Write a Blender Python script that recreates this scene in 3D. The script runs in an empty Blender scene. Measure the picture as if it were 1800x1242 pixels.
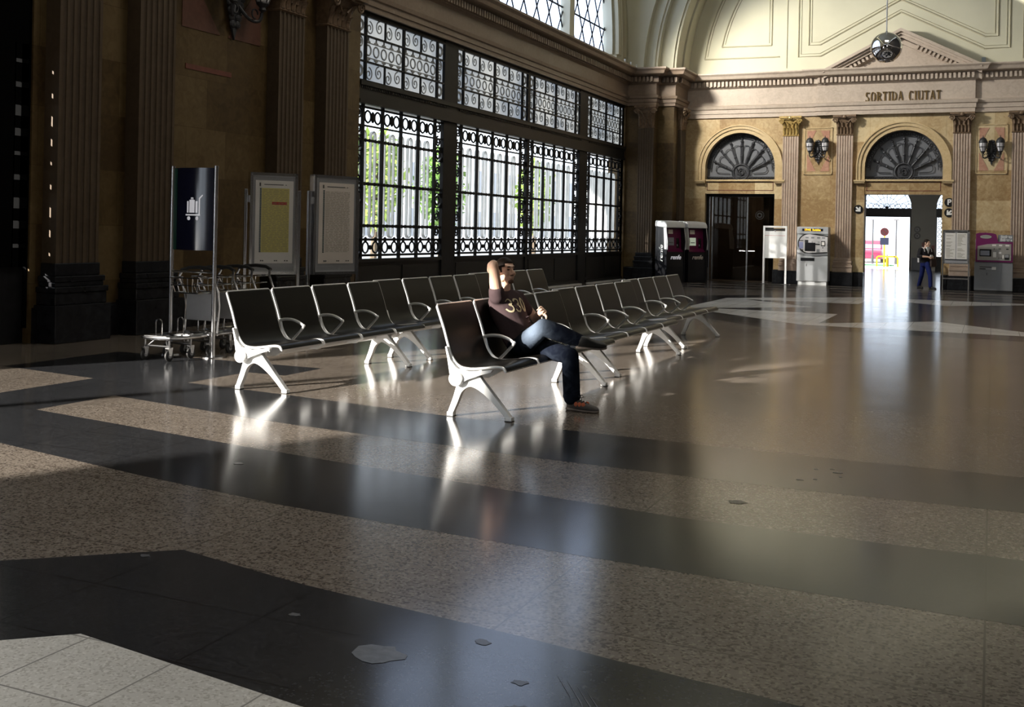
import bpy, bmesh, math, random
from mathutils import Vector, Matrix
random.seed(7)
PI = math.pi
sc = bpy.context.scene
COL = sc.collection

# ---------------------------------------------------------------- helpers
class MB:
    """collects shapes into one mesh"""
    def __init__(self):
        self.bm = bmesh.new()
    def face(self, pts, mi=0):
        vs = [self.bm.verts.new(p) for p in pts]
        f = self.bm.faces.new(vs); f.material_index = mi
        return f
    def box(self, c, s, rz=0.0, mi=0, rot=None):
        m = Matrix.Translation(c) @ (rot.to_4x4() if rot else Matrix.Rotation(rz, 4, 'Z')) @ Matrix.Diagonal((s[0], s[1], s[2], 1))
        r = bmesh.ops.create_cube(self.bm, size=1.0, matrix=m)
        for v in r['verts']:
            for f in v.link_faces: f.material_index = mi
        return self
    def b2(self, x0, x1, y0, y1, z0, z1, mi=0):
        return self.box(((x0+x1)/2, (y0+y1)/2, (z0+z1)/2), (abs(x1-x0), abs(y1-y0), abs(z1-z0)), mi=mi)
    def prism(self, poly, fn, d0, d1, mi=0):
        """poly of 2d points extruded between d0 and d1; fn(a,b,d)->xyz"""
        n = len(poly)
        A = [self.bm.verts.new(fn(a, b, d0)) for a, b in poly]
        B = [self.bm.verts.new(fn(a, b, d1)) for a, b in poly]
        fs = [self.bm.faces.new(A[::-1]), self.bm.faces.new(B)]
        for i in range(n):
            j = (i+1) % n
            fs.append(self.bm.faces.new((A[i], A[j], B[j], B[i])))
        for f in fs: f.material_index = mi
        return self
    def strip(self, P, Q, closed=False, mi=0):
        """quads between two point lists"""
        a = [self.bm.verts.new(p) for p in P]; b = [self.bm.verts.new(p) for p in Q]
        n = len(P)
        for i in range(n if closed else n-1):
            j = (i+1) % n
            self.bm.faces.new((a[i], a[j], b[j], b[i])).material_index = mi
        return self
    def sweep(self, rings, closed=False, caps=True, mi=0):
        """loft between closed rings of points"""
        R = [[self.bm.verts.new(p) for p in r] for r in rings]
        n = len(R[0]); m = len(R)
        for k in range(m if closed else m-1):
            a, b = R[k], R[(k+1) % m]
            for i in range(n):
                j = (i+1) % n
                self.bm.faces.new((a[i], a[j], b[j], b[i])).material_index = mi
        if caps and not closed:
            self.bm.faces.new(R[0][::-1]).material_index = mi
            self.bm.faces.new(R[-1]).material_index = mi
        return self
    def tube(self, pts, r, n=8, closed=False, mi=0, flat=1.0):
        pts = [Vector(p) for p in pts]; m = len(pts); rings = []
        up = Vector((0, 0, 1))
        t0 = (pts[1]-pts[0]).normalized()
        if abs(t0.dot(up)) > 0.9: up = Vector((1, 0, 0))
        u = t0.cross(up).normalized()
        for i, p in enumerate(pts):
            if closed: t = (pts[(i+1) % m]-pts[i-1]).normalized()
            else: t = (pts[min(i+1, m-1)]-pts[max(i-1, 0)]).normalized()
            u = (u - t*u.dot(t))
            if u.length < 1e-6: u = t.orthogonal()
            u.normalize(); w = t.cross(u)
            rr = r[i] if isinstance(r, (list, tuple)) else r
            rings.append([p + u*math.cos(2*PI*k/n)*rr + w*math.sin(2*PI*k/n)*rr*flat for k in range(n)])
        return self.sweep(rings, closed=closed, mi=mi)
    def lathe(self, prof, c=(0, 0, 0), n=20, axis='Z', mi=0):
        rings = []
        for r, z in prof:
            ring = []
            for k in range(n):
                a = 2*PI*k/n; x, y = r*math.cos(a), r*math.sin(a)
                p = (x, y, z) if axis == 'Z' else ((z, x, y) if axis == 'X' else (y, z, x))
                ring.append((p[0]+c[0], p[1]+c[1], p[2]+c[2]))
            rings.append(ring)
        return self.sweep(rings, mi=mi)
    def ell(self, c, r, rot=None, n=16, mi=0):
        if not isinstance(r, (tuple, list)): r = (r, r, r)
        m = Matrix.Translation(c) @ (rot.to_4x4() if rot else Matrix.Identity(4)) @ Matrix.Diagonal((r[0], r[1], r[2], 1))
        g = bmesh.ops.create_uvsphere(self.bm, u_segments=n, v_segments=max(6, n//2), radius=1.0, matrix=m)
        for v in g['verts']:
            for f in v.link_faces: f.material_index = mi
        return self
    def capsule(self, a, b, ra, rb, n=14, flat=None):
        a, b = Vector(a), Vector(b); d = b-a; L = d.length; t = d/L
        u = t.orthogonal().normalized(); w = t.cross(u); rings = []
        for k in range(1, 5):
            ph = -PI/2 + k*PI/8
            rings.append((a + t*ra*math.sin(ph), ra*math.cos(ph)))
        for k in range(1, 6):
            f = k/6; rings.append((a + d*f, ra+(rb-ra)*f))
        for k in range(0, 4):
            ph = k*PI/8; rings.append((b + t*rb*math.sin(ph), rb*math.cos(ph)))
        return self.sweep([[c + (u*math.cos(2*PI*i/n) + w*math.sin(2*PI*i/n))*r for i in range(n)] for c, r in rings])
    def chain(self, pts, rad):
        for i in range(len(pts)-1): self.capsule(pts[i], pts[i+1], rad[i], rad[i+1])
        return self
    def torus(self, c, R, r, ax='X', n=20, m=6, sy=1.0, mi=0, a0=0, a1=2*PI):
        full = abs(a1-a0-2*PI) < 1e-4
        k = n if full else n+1
        pts = []
        for i in range(k):
            a = a0 + (a1-a0)*i/n
            p, q = R*math.cos(a), R*math.sin(a)*sy
            pts.append((c[0], c[1]+p, c[2]+q) if ax == 'X' else ((c[0]+p, c[1], c[2]+q) if ax == 'Y' else (c[0]+p, c[1]+q, c[2])))
        return self.tube(pts, r, n=m, closed=full, mi=mi)
    def build(self, name, mat, parent=None, smooth=False, bevel=0, loc=None, rz=0, fixn=True):
        bm = self.bm
        if fixn: bmesh.ops.recalc_face_normals(bm, faces=bm.faces[:])
        me = bpy.data.meshes.new(name); bm.to_mesh(me); bm.free()
        for m in (mat if isinstance(mat, (list, tuple)) else [mat]): me.materials.append(m)
        if smooth:
            me.polygons.foreach_set('use_smooth', [True]*len(me.polygons))
            try: me.set_sharp_from_angle(angle=math.radians(42))
            except Exception: pass
        o = bpy.data.objects.new(name, me); COL.objects.link(o)
        if parent: o.parent = parent
        if loc: o.location = loc
        o.rotation_euler.z = rz
        if bevel:
            b = o.modifiers.new('bevel', 'BEVEL'); b.width = bevel; b.segments = 2; b.limit_method = 'ANGLE'
        return o

def tag(o, label=None, cat=None, group=None, kind=None):
    if label: o['label'] = label
    if cat: o['category'] = cat
    if group: o['group'] = group
    if kind: o['kind'] = kind
    return o
def thing(name, label, cat, loc=(0, 0, 0), rz=0, group=None, kind=None):
    o = bpy.data.objects.new(name, None); COL.objects.link(o)
    o.empty_display_size = 0.1
    o.location = loc; o.rotation_euler.z = rz
    return tag(o, label, cat, group, kind)
def struct(o, label=None, cat=None):
    return tag(o, label, cat, None, 'structure')
def copy_tree(o, parent=None):
    c = o.copy(); COL.objects.link(c); c.parent = parent
    for ch in list(o.children): copy_tree(ch, c)
    return c
def text(name, s, size, mat, parent, loc, rot, ext=0.004, shear=0, sx=1.0, align='CENTER', space=1.0, bold=0.0):
    cu = bpy.data.curves.new('txt', 'FONT'); cu.body = s; cu.size = size; cu.extrude = ext
    cu.align_x = align; cu.align_y = 'CENTER'; cu.shear = shear; cu.space_character = space; cu.offset = bold
    tmp = bpy.data.objects.new('tmp', cu); COL.objects.link(tmp)
    dg = bpy.context.evaluated_depsgraph_get()
    me = bpy.data.meshes.new_from_object(tmp.evaluated_get(dg))
    bpy.data.objects.remove(tmp); me.name = name
    me.materials.clear(); me.materials.append(mat)
    o = bpy.data.objects.new(name, me); COL.objects.link(o); o.parent = parent
    o.location = loc; o.rotation_euler = rot; o.scale = (sx, 1, 1)
    return o

# ---------------------------------------------------------------- materials
def new_mat(name):
    m = bpy.data.materials.new(name); m.use_nodes = True
    nt = m.node_tree; b = nt.nodes['Principled BSDF']
    return m, nt, b
def mk(name, col, rough=0.5, metal=0.0, spec=0.5, var=0.0, scale=8.0, bump=0.0, coat=0.0):
    m, nt, b = new_mat(name)
    b.inputs['Base Color'].default_value = (*col, 1); b.inputs['Roughness'].default_value = rough
    b.inputs['Metallic'].default_value = metal; b.inputs['Specular IOR Level'].default_value = spec
    b.inputs['Coat Weight'].default_value = coat
    tc = nt.nodes.new('ShaderNodeTexCoord')
    no = nt.nodes.new('ShaderNodeTexNoise'); no.inputs['Scale'].default_value = scale; no.inputs['Detail'].default_value = 5
    nt.links.new(tc.outputs['Object'], no.inputs['Vector'])
    if var > 0:
        r = nt.nodes.new('ShaderNodeValToRGB')
        r.color_ramp.elements[0].position = 0.3; r.color_ramp.elements[1].position = 0.7
        r.color_ramp.elements[0].color = (*[c*(1-var) for c in col], 1)
        r.color_ramp.elements[1].color = (*[min(1, c*(1+var)) for c in col], 1)
        nt.links.new(no.outputs['Fac'], r.inputs['Fac']); nt.links.new(r.outputs['Color'], b.inputs['Base Color'])
    if bump > 0:
        bu = nt.nodes.new('ShaderNodeBump'); bu.inputs['Strength'].default_value = bump; bu.inputs['Distance'].default_value = 0.01
        nt.links.new(no.outputs['Fac'], bu.inputs['Height']); nt.links.new(bu.outputs['Normal'], b.inputs['Normal'])
    return m
def mk_stone(name, c0, c1, c2, rough=0.45, slab=(1.1, 0.75), axis='XZ', big=0.9, slabvar=0.35):
    """veined marble laid in slabs"""
    m, nt, b = new_mat(name); N = nt.nodes; L = nt.links
    tc = N.new('ShaderNodeTexCoord')
    n1 = N.new('ShaderNodeTexNoise'); n1.inputs['Scale'].default_value = big; n1.inputs['Detail'].default_value = 8; n1.inputs['Roughness'].default_value = 0.65
    n2 = N.new('ShaderNodeTexNoise'); n2.inputs['Scale'].default_value = 7; n2.inputs['Detail'].default_value = 6; n2.inputs['Distortion'].default_value = 1.2
    L.new(tc.outputs['Object'], n1.inputs['Vector']); L.new(tc.outputs['Object'], n2.inputs['Vector'])
    r = N.new('ShaderNodeValToRGB'); e = r.color_ramp.elements
    e[0].position = 0.3; e[0].color = (*c0, 1); e[1].position = 0.72; e[1].color = (*c2, 1)
    k = e.new(0.5); k.color = (*c1, 1)
    mx = N.new('ShaderNodeMath'); mx.operation = 'ADD'
    s1 = N.new('ShaderNodeMath'); s1.operation = 'MULTIPLY'; s1.inputs[1].default_value = 0.5
    s2 = N.new('ShaderNodeMath'); s2.operation = 'MULTIPLY'; s2.inputs[1].default_value = 0.5
    L.new(n1.outputs['Fac'], s1.inputs[0]); L.new(n2.outputs['Fac'], s2.inputs[0])
    L.new(s1.outputs[0], mx.inputs[0]); L.new(s2.outputs[0], mx.inputs[1])
    # slabs: tone shift per block
    sep = N.new('ShaderNodeSeparateXYZ'); L.new(tc.outputs['Object'], sep.inputs[0])
    cb = N.new('ShaderNodeCombineXYZ'); L.new(sep.outputs[axis[0]], cb.inputs['X']); L.new(sep.outputs[axis[1]], cb.inputs['Y'])
    br = N.new('ShaderNodeTexBrick'); br.inputs['Scale'].default_value = 1.0
    br.inputs['Brick Width'].default_value = slab[0]; br.inputs['Row Height'].default_value = slab[1]; br.inputs['Mortar Size'].default_value = 0.004
    br.inputs['Color1'].default_value = (0, 0, 0, 1); br.inputs['Color2'].default_value = (1, 1, 1, 1); br.inputs['Mortar'].default_value = (0.1, 0.1, 0.1, 1)
    L.new(cb.outputs[0], br.inputs['Vector'])
    s3 = N.new('ShaderNodeMath'); s3.operation = 'MULTIPLY_ADD'; s3.inputs[1].default_value = slabvar; s3.inputs[2].default_value = -slabvar/2
    L.new(br.outputs['Color'], s3.inputs[0])
    s4 = N.new('ShaderNodeMath'); s4.operation = 'ADD'; L.new(mx.outputs[0], s4.inputs[0]); L.new(s3.outputs[0], s4.inputs[1])
    L.new(s4.outputs[0], r.inputs['Fac']); L.new(r.outputs['Color'], b.inputs['Base Color'])
    b.inputs['Roughness'].default_value = rough; b.inputs['Specular IOR Level'].default_value = 0.3
    return m
def mk_terrazzo(name, base, dark, light, rough, scale=55, seam=(0.9, 0.9), amt=1.0, spec=0.31):
    m, nt, b = new_mat(name); N = nt.nodes; L = nt.links
    tc = N.new('ShaderNodeTexCoord')
    v = N.new('ShaderNodeTexVoronoi'); v.inputs['Scale'].default_value = scale; L.new(tc.outputs['Object'], v.inputs['Vector'])
    sx = N.new('ShaderNodeSeparateXYZ'); L.new(v.outputs['Color'], sx.inputs[0])
    r = N.new('ShaderNodeValToRGB'); r.color_ramp.interpolation = 'CONSTANT'; e = r.color_ramp.elements
    e[0].position = 0; e[0].color = (*dark, 1); e[1].position = 0.22*amt; e[1].color = (*base, 1)
    k = e.new(1-0.16*amt); k.color = (*light, 1)
    L.new(sx.outputs[0], r.inputs['Fac'])
    n = N.new('ShaderNodeTexNoise'); n.inputs['Scale'].default_value = 0.7; n.inputs['Detail'].default_value = 6; L.new(tc.outputs['Object'], n.inputs['Vector'])
    mp = N.new('ShaderNodeMapRange'); mp.inputs['From Min'].default_value = 0.3; mp.inputs['From Max'].default_value = 0.7
    mp.inputs['To Min'].default_value = 0.8; mp.inputs['To Max'].default_value = 1.12; L.new(n.outputs['Fac'], mp.inputs['Value'])
    mul = N.new('ShaderNodeVectorMath'); mul.operation = 'SCALE'; L.new(r.outputs['Color'], mul.inputs[0]); L.new(mp.outputs[0], mul.inputs['Scale'])
    # tile seams
    br = N.new('ShaderNodeTexBrick'); br.offset = 0.0; br.inputs['Scale'].default_value = 1.0
    br.inputs['Brick Width'].default_value = seam[0]; br.inputs['Row Height'].default_value = seam[1]; br.inputs['Mortar Size'].default_value = 0.005
    br.inputs['Mortar Smooth'].default_value = 0.3
    L.new(tc.outputs['Object'], br.inputs['Vector'])
    mixc = N.new('ShaderNodeMix'); mixc.data_type = 'RGBA'
    L.new(br.outputs['Fac'], mixc.inputs['Factor']); L.new(mul.outputs[0], mixc.inputs['A']); mixc.inputs['B'].default_value = (*[c*0.45 for c in base], 1)
    L.new(mixc.outputs['Result'], b.inputs['Base Color'])
    n2 = N.new('ShaderNodeTexNoise'); n2.inputs['Scale'].default_value = 2.2; n2.inputs['Detail'].default_value = 5; L.new(tc.outputs['Object'], n2.inputs['Vector'])
    mp2 = N.new('ShaderNodeMapRange'); mp2.inputs['To Min'].default_value = rough*0.8; mp2.inputs['To Max'].default_value = rough*1.25; L.new(n2.outputs['Fac'], mp2.inputs['Value'])
    L.new(mp2.outputs[0], b.inputs['Roughness'])
    b.inputs['Specular IOR Level'].default_value = spec
    return m
def mk_emit(name, col, s, noise=0.0, scale=1.5, col2=None):
    m, nt, b = new_mat(name); N = nt.nodes; L = nt.links
    b.inputs['Base Color'].default_value = (*[c*0.4 for c in col], 1); b.inputs['Roughness'].default_value = 0.25
    b.inputs['Emission Color'].default_value = (*col, 1); b.inputs['Emission Strength'].default_value = s
    if noise:
        tc = N.new('ShaderNodeTexCoord'); n = N.new('ShaderNodeTexNoise'); n.inputs['Scale'].default_value = scale; n.inputs['Detail'].default_value = 4
        L.new(tc.outputs['Object'], n.inputs['Vector'])
        r = N.new('ShaderNodeValToRGB'); e = r.color_ramp.elements
        e[0].position = 0.38; e[0].color = (*(col2 or [c*(1-noise) for c in col]), 1); e[1].position = 0.62; e[1].color = (*col, 1)
        L.new(n.outputs['Fac'], r.inputs['Fac']); L.new(r.outputs['Color'], b.inputs['Emission Color'])
    return m
def mk_glass(name, tint=(1, 1, 1), refl=0.08, rough=0.02):
    m = bpy.data.materials.new(name); m.use_nodes = True; nt = m.node_tree; N = nt.nodes; L = nt.links
    N.clear(); out = N.new('ShaderNodeOutputMaterial')
    t = N.new('ShaderNodeBsdfTransparent'); t.inputs['Color'].default_value = (*tint, 1)
    g = N.new('ShaderNodeBsdfGlossy'); g.inputs['Roughness'].default_value = rough
    mx = N.new('ShaderNodeMixShader'); mx.inputs[0].default_value = refl
    L.new(t.outputs[0], mx.inputs[1]); L.new(g.outputs[0], mx.inputs[2]); L.new(mx.outputs[0], out.inputs[0])
    return m

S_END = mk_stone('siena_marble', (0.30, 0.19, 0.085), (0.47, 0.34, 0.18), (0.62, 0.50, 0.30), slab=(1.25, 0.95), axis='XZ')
S_LEFT = mk_stone('siena_marble_shaded', (0.060, 0.036, 0.014), (0.100, 0.064, 0.025), (0.145, 0.10, 0.045), slab=(0.95, 0.78), axis='YZ')  # same marble, darkened to carry the shade of the left wall
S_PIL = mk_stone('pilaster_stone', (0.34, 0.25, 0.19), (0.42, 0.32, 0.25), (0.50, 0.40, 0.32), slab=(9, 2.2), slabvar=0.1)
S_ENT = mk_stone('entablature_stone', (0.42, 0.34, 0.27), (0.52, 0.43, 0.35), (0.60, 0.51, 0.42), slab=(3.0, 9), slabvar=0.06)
S_ENTL = mk_stone('entablature_stone_shaded', (0.20, 0.145, 0.105), (0.25, 0.185, 0.135), (0.30, 0.23, 0.17), slab=(3.0, 9), axis='YZ', slabvar=0.06)  # darker copy, left side shade put into the stone colour
S_PILL = mk_stone('pilaster_stone_shaded', (0.070, 0.047, 0.028), (0.090, 0.063, 0.040), (0.112, 0.08, 0.052), slab=(9, 2.2), axis='YZ', slabvar=0.1)  # pilaster stone with the left wall's shade in its colour
S_ARCH = mk_stone('archivolt_stone', (0.45, 0.32, 0.16), (0.56, 0.42, 0.23), (0.64, 0.50, 0.30), slab=(9, 9), slabvar=0)
S_PINK = mk_stone('pink_marble', (0.36, 0.17, 0.11), (0.46, 0.24, 0.16), (0.55, 0.34, 0.24), slab=(9, 9), slabvar=0)
S_PINKL = mk_stone('pink_marble_shaded', (0.09, 0.04, 0.028), (0.12, 0.055, 0.038), (0.15, 0.075, 0.05), slab=(9, 9), slabvar=0)  # pink marble darkened for the shaded left wall
MATT = mk('matt_black', (0.004, 0.004, 0.004), 1.0, spec=0.0)
S_RED = mk('red_marble_line', (0.16, 0.05, 0.035), 0.4, var=0.2)
S_BLACK = mk_stone('black_marble', (0.008, 0.008, 0.009), (0.016, 0.016, 0.018), (0.028, 0.03, 0.033), rough=0.2, slab=(1.5, 9), slabvar=0.05)
PLASTER = mk('cream_plaster', (0.66, 0.63, 0.475), 0.75, var=0.06, scale=0.8)
PLASTER_D = mk('cream_plaster_moulding', (0.50, 0.46, 0.32), 0.75, var=0.08, scale=1.5)
GILT = mk('gilded_capital', (0.42, 0.29, 0.10), 0.42, metal=0.25, var=0.35, scale=12)
BRONZE = mk('brown_capital', (0.17, 0.11, 0.065), 0.5, metal=0.15, var=0.35, scale=12)
IRON = mk('black_iron', (0.010, 0.010, 0.011), 0.5, spec=0.2, var=0.3, scale=9)
IRONP = mk('painted_iron_panel', (0.016, 0.015, 0.014), 0.45, spec=0.25, var=0.25, scale=2)
BARS = mk('sun_paled_bar', (0.86, 0.87, 0.85), 0.45, var=0.12, scale=3)  # pale colour in place of sunlight on the bar sides
SCROLL = mk('scroll_iron', (0.34, 0.35, 0.35), 0.8, spec=0.1, var=0.3, scale=4)
T_GREY = mk_terrazzo('terrazzo_grey', (0.185, 0.155, 0.128), (0.085, 0.068, 0.056), (0.25, 0.215, 0.18), 0.155, scale=85, seam=(1.8, 1.03))
T_DARK = mk_terrazzo('terrazzo_black', (0.028, 0.029, 0.032), (0.018, 0.019, 0.021), (0.045, 0.046, 0.05), 0.15, scale=110, seam=(0.9, 0.52), amt=0.8, spec=0.30)
T_WHITE = mk_terrazzo('terrazzo_white', (0.70, 0.67, 0.62), (0.55, 0.52, 0.47), (0.80, 0.77, 0.72), 0.16, scale=110, seam=(0.45, 0.45), amt=0.8)
SEAT = mk('dark_seat_vinyl', (0.0055, 0.0042, 0.003), 0.36, spec=0.27, var=0.25, scale=6, bump=0.05)
ALU = mk('polished_aluminium', (0.75, 0.75, 0.76), 0.22, metal=1.0)
SATIN = mk('satin_aluminium', (0.80, 0.80, 0.80), 0.42, metal=0.75)
WHITE = mk('white_painted_metal', (0.78, 0.78, 0.77), 0.35, var=0.03)
CHROME = mk('chrome', (0.80, 0.80, 0.82), 0.07, metal=1.0)
CHROME2 = mk('dull_chrome', (0.55, 0.55, 0.56), 0.25, metal=1.0, var=0.1)
RUBBER = mk('black_rubber', (0.012, 0.012, 0.012), 0.6)
GREYP = mk('grey_plastic', (0.30, 0.30, 0.31), 0.45, var=0.05)
GLASS = mk_glass('clear_glass')
DGLASS = mk_glass('dark_glass', (0.5, 0.47, 0.44), 0.08)
FROST = mk_emit('frosted_glow_pane', (0.74, 0.76, 0.74), 0.72, noise=0.55, scale=0.45, col2=(0.30, 0.36, 0.44))  # daylight behind the panes put in as their own glow
# ================================================================= SETTING
XL, YW, XR, YB, ZC = -11.5, 37.3, 5.8, -12.0, 16.6
XC = -2.87                                   # axis of the end wall

def spandrel(mb, fn, c, zc, r, u0, u1, z0, z1, d0, d1, n=40, mi=0):
    """wall plate u0..u1 x z0..z1 with a round-headed hole (centre c, springing zc, radius r)"""
    P, Q = [], []
    for k in range(n+1):
        a = PI*k/n
        x, z = c - r*math.cos(a), zc + r*math.sin(a)
        P.append((x, z))
        # outer point on the box
        if abs(k/n-0.5) < 0.5:
            t1 = (z1-zc)/max(1e-6, math.sin(a))
        else: t1 = 1e9
        cs = -math.cos(a)
        t2 = ((u1-c)/cs if cs > 1e-6 else ((u0-c)/cs if cs < -1e-6 else 1e9))
        t = min(t1, t2)
        Q.append((c + cs*t, zc + math.sin(a)*t))
    # insert exact corners
    def ring(d): return [fn(x, z, d) for x, z in P], [fn(x, z, d) for x, z in Q]
    p0, q0 = ring(d0); p1, q1 = ring(d1)
    mb.strip(p0, q0, mi=mi); mb.strip(p1, q1, mi=mi); mb.strip(p0, p1, mi=mi); mb.strip(q0, q1, mi=mi)
    # corner triangles
    for k in range(n):
        a, b = Q[k], Q[k+1]
        if abs(a[0]-b[0]) > 1e-4 and abs(a[1]-b[1]) > 1e-4:
            cx = u0 if (a[0]+b[0])/2 < c else u1
            for d in (d0, d1):
                mb.face([fn(*a, d), fn(cx, z1, d), fn(*b, d)], mi)
    if zc > z0 + 1e-4:
        for s, e in ((u0, c-r), (c+r, u1)):
            mb.prism([(s, z0), (e, z0), (e, zc), (s, zc)], fn, d0, d1, mi)
fE = lambda a, b, d: (a, d, b)               # plates parallel to the end wall
fL = lambda a, b, d: (d, a, b)               # plates parallel to the left wall

def sweep_profile(mb, path, prof, side=1, mi=0):
    """mitred moulding: prof (out, z) along an XY path; side=+1 -> out is to the right of travel"""
    rings = []
    n = len(path)
    for i in range(n):
        p = Vector(path[i])
        d0 = (p-Vector(path[i-1])).normalized() if i else None
        d1 = (Vector(path[i+1])-p).normalized() if i < n-1 else None
        d0 = d0 or d1; d1 = d1 or d0
        n0 = Vector((d0.y, -d0.x))*side; n1 = Vector((d1.y, -d1.x))*side
        m = n0+n1; m = m/ max(0.3, m.dot(n0)) if m.length > 1e-6 else n0
        rings.append([(p.x+m.x*o, p.y+m.y*o, z) for o, z in prof])
    mb.sweep(rings, mi=mi)

# ---- floor with its inlaid pattern
m = MB()
m.face([(-13, YB, 0), (6.4, YB, 0), (6.4, 38.0, 0), (-13, 38.0, 0)], 0)
def inlay(pts, mi, z): m.face([(x, y, z) for x, y in pts], mi)
U1 = [(-4.9, 3.12), (-4.24, 3.68), (-3.61, 4.21), (-2.79, 4.05), (-1.71, 3.93), (-0.99, 3.83), (-0.58, 3.78), (5.8, 3.70)]
inlay(U1 + [(5.8, -3), (-4.9, -3)], 1, 0.0006)
inlay([(-4.2, 2.28), (-3.43, 2.98), (-3.21, 3.17), (-2.08, 3.02), (5.8, 2.75), (5.8, -2.5), (-4.2, -2.5)], 2, 0.0012)
L2 = [(-8.4, 5.98), (-6.5, 5.62), (-4.9, 5.32), (-3.68, 5.14), (-2.38, 5.06), (-1.31, 5.01), (-0.53, 4.99), (0.15, 4.98), (5.8, 4.98)]
U2 = [(-7.4, 6.76), (-4.97, 6.38), (-2.68, 6.09), (-1.56, 5.97), (-0.65, 5.98), (0.17, 6.0), (5.8, 6.0)]
inlay(L2 + U2[::-1] + [(-8.4, 6.95)], 1, 0.0006)
L3 = [(-7.4, 7.66), (-5.2, 7.27), (-3.61, 7.13), (-3.1, 7.06), (-1.85, 7.01), (-1.1, 6.99), (0.2, 7.05), (5.8, 7.1)]
U3 = [(-7.4, 8.66), (-6.14, 8.52), (-3.97, 8.22), (-3.04, 8.16), (-2.14, 8.12), (-0.88, 8.09), (0.22, 8.1), (5.8, 8.1)]
inlay(L3 + U3[::-1], 1, 0.0006)
inlay([(-8.4, 6.9), (-7.4, 6.76), (-7.4, 9.6), (-9.9, 9.6), (-9.9, 8.6), (-8.4, 8.4)], 1, 0.0007)
inlay([(-9.9, 9.6), (-6.9, 9.6), (-6.9, 10.3), (-9.9, 10.3)], 1, 0.00065)
def octo(cx, cy, ap): return [(cx+ap/math.cos(PI/8)*math.cos(PI/8+k*PI/4), cy+ap/math.cos(PI/8)*math.sin(PI/8+k*PI/4)) for k in range(8)]
inlay(octo(-1.0, 25.2, 6.2), 1, 0.0006)
inlay(octo(-1.0, 25.2, 5.15), 2, 0.0012)
star = []
for k in range(16):
    r = 5.0 if k % 2 == 0 else 2.7
    a = PI/8 + k*PI/8
    star.append((-1.0 + r*math.cos(a), 25.2 + r*math.sin(a)))
inlay(star, 1, 0.0018)
for y0, y1 in ((32.0, 32.8), (33.6, 34.4), (35.2, 36.0), (36.5, 37.3)): inlay([(-11, y0), (5.8, y0), (5.8, y1), (-11, y1)], 1, 0.0006)
rs = random.Random(11)
def stain(x, y, r, mi):
    n = 14; inlay([(x+r*(0.6+0.5*rs.random())*math.cos(2*PI*k/n), y+r*(0.45+0.4*rs.random())*math.sin(2*PI*k/n)) for k in range(n)], mi, 0.0021)
for x, y, r, mi in ((-0.93, 7.62, 0.035, 3), (-1.13, 7.28, 0.03, 3), (-1.04, 7.34, 0.02, 3), (-0.98, 7.72, 0.02, 3), (-1.08, 7.66, 0.018, 3), (-0.90, 7.50, 0.015, 3), (-1.37, 6.48, 0.06, 3),
                    (-1.42, 3.32, 0.05, 3), (-1.50, 3.52, 0.035, 3), (-1.78, 3.80, 0.04, 3), (-2.08, 3.52, 0.11, 4), (-2.6, 3.72, 0.03, 4), (-4.6, 5.9, 0.04, 4), (-3.7, 4.05, 0.03, 4)): stain(x, y, r, mi)
for k in range(4): inlay([(-1.42+0.05*k, 3.66-0.03*k), (-1.30+0.05*k, 3.50-0.03*k), (-1.22+0.05*k, 3.34-0.02*k), (-1.30+0.05*k, 3.49-0.03*k)], 3, 0.0021)
floor = struct(m.build('floor', [T_GREY, T_DARK, T_WHITE, mk('dark_stain', (0.03, 0.026, 0.022), 0.3, var=0.3, scale=30), mk('pale_scuff', (0.10, 0.10, 0.105), 0.3, var=0.3, scale=30)], fixn=False))

# ---- left wall
m = MB()
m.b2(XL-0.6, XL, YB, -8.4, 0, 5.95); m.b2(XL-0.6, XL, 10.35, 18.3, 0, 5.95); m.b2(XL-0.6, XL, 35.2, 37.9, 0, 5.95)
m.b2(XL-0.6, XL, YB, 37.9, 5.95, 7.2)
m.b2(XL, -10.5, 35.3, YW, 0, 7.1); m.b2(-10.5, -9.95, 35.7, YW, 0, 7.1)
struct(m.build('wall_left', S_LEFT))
m = MB()
spandrel(m, fL, 26.7, 7.5, 7.4, 12.0, 37.9, 7.2, ZC, XL, XL-0.6)
m.b2(XL-0.6, XL, YB, 12.0, 7.2, ZC)
struct(m.build('wall_left', PLASTER))
# concentric mouldings round the big lunette
m = MB()
for r, t, d in ((7.42, 0.10, 0.10), (7.75, 0.045, 0.05), (8.15, 0.07, 0.08), (8.5, 0.03, 0.03)):
    n = 64
    P = []
    for k in range(n+1):
        a = PI*k/n; P.append([(XL-0.02, 26.7-(r-t)*math.cos(a), 7.5+(r-t)*math.sin(a)), (XL+d, 26.7-(r-t)*math.cos(a), 7.5+(r-t)*math.sin(a)),
                              (XL+d, 26.7-(r+t)*math.cos(a), 7.5+(r+t)*math.sin(a)), (XL-0.02, 26.7-(r+t)*math.cos(a), 7.5+(r+t)*math.sin(a))])
    m.sweep(P)
struct(m.build('trim_1', PLASTER_D, smooth=True))
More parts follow.
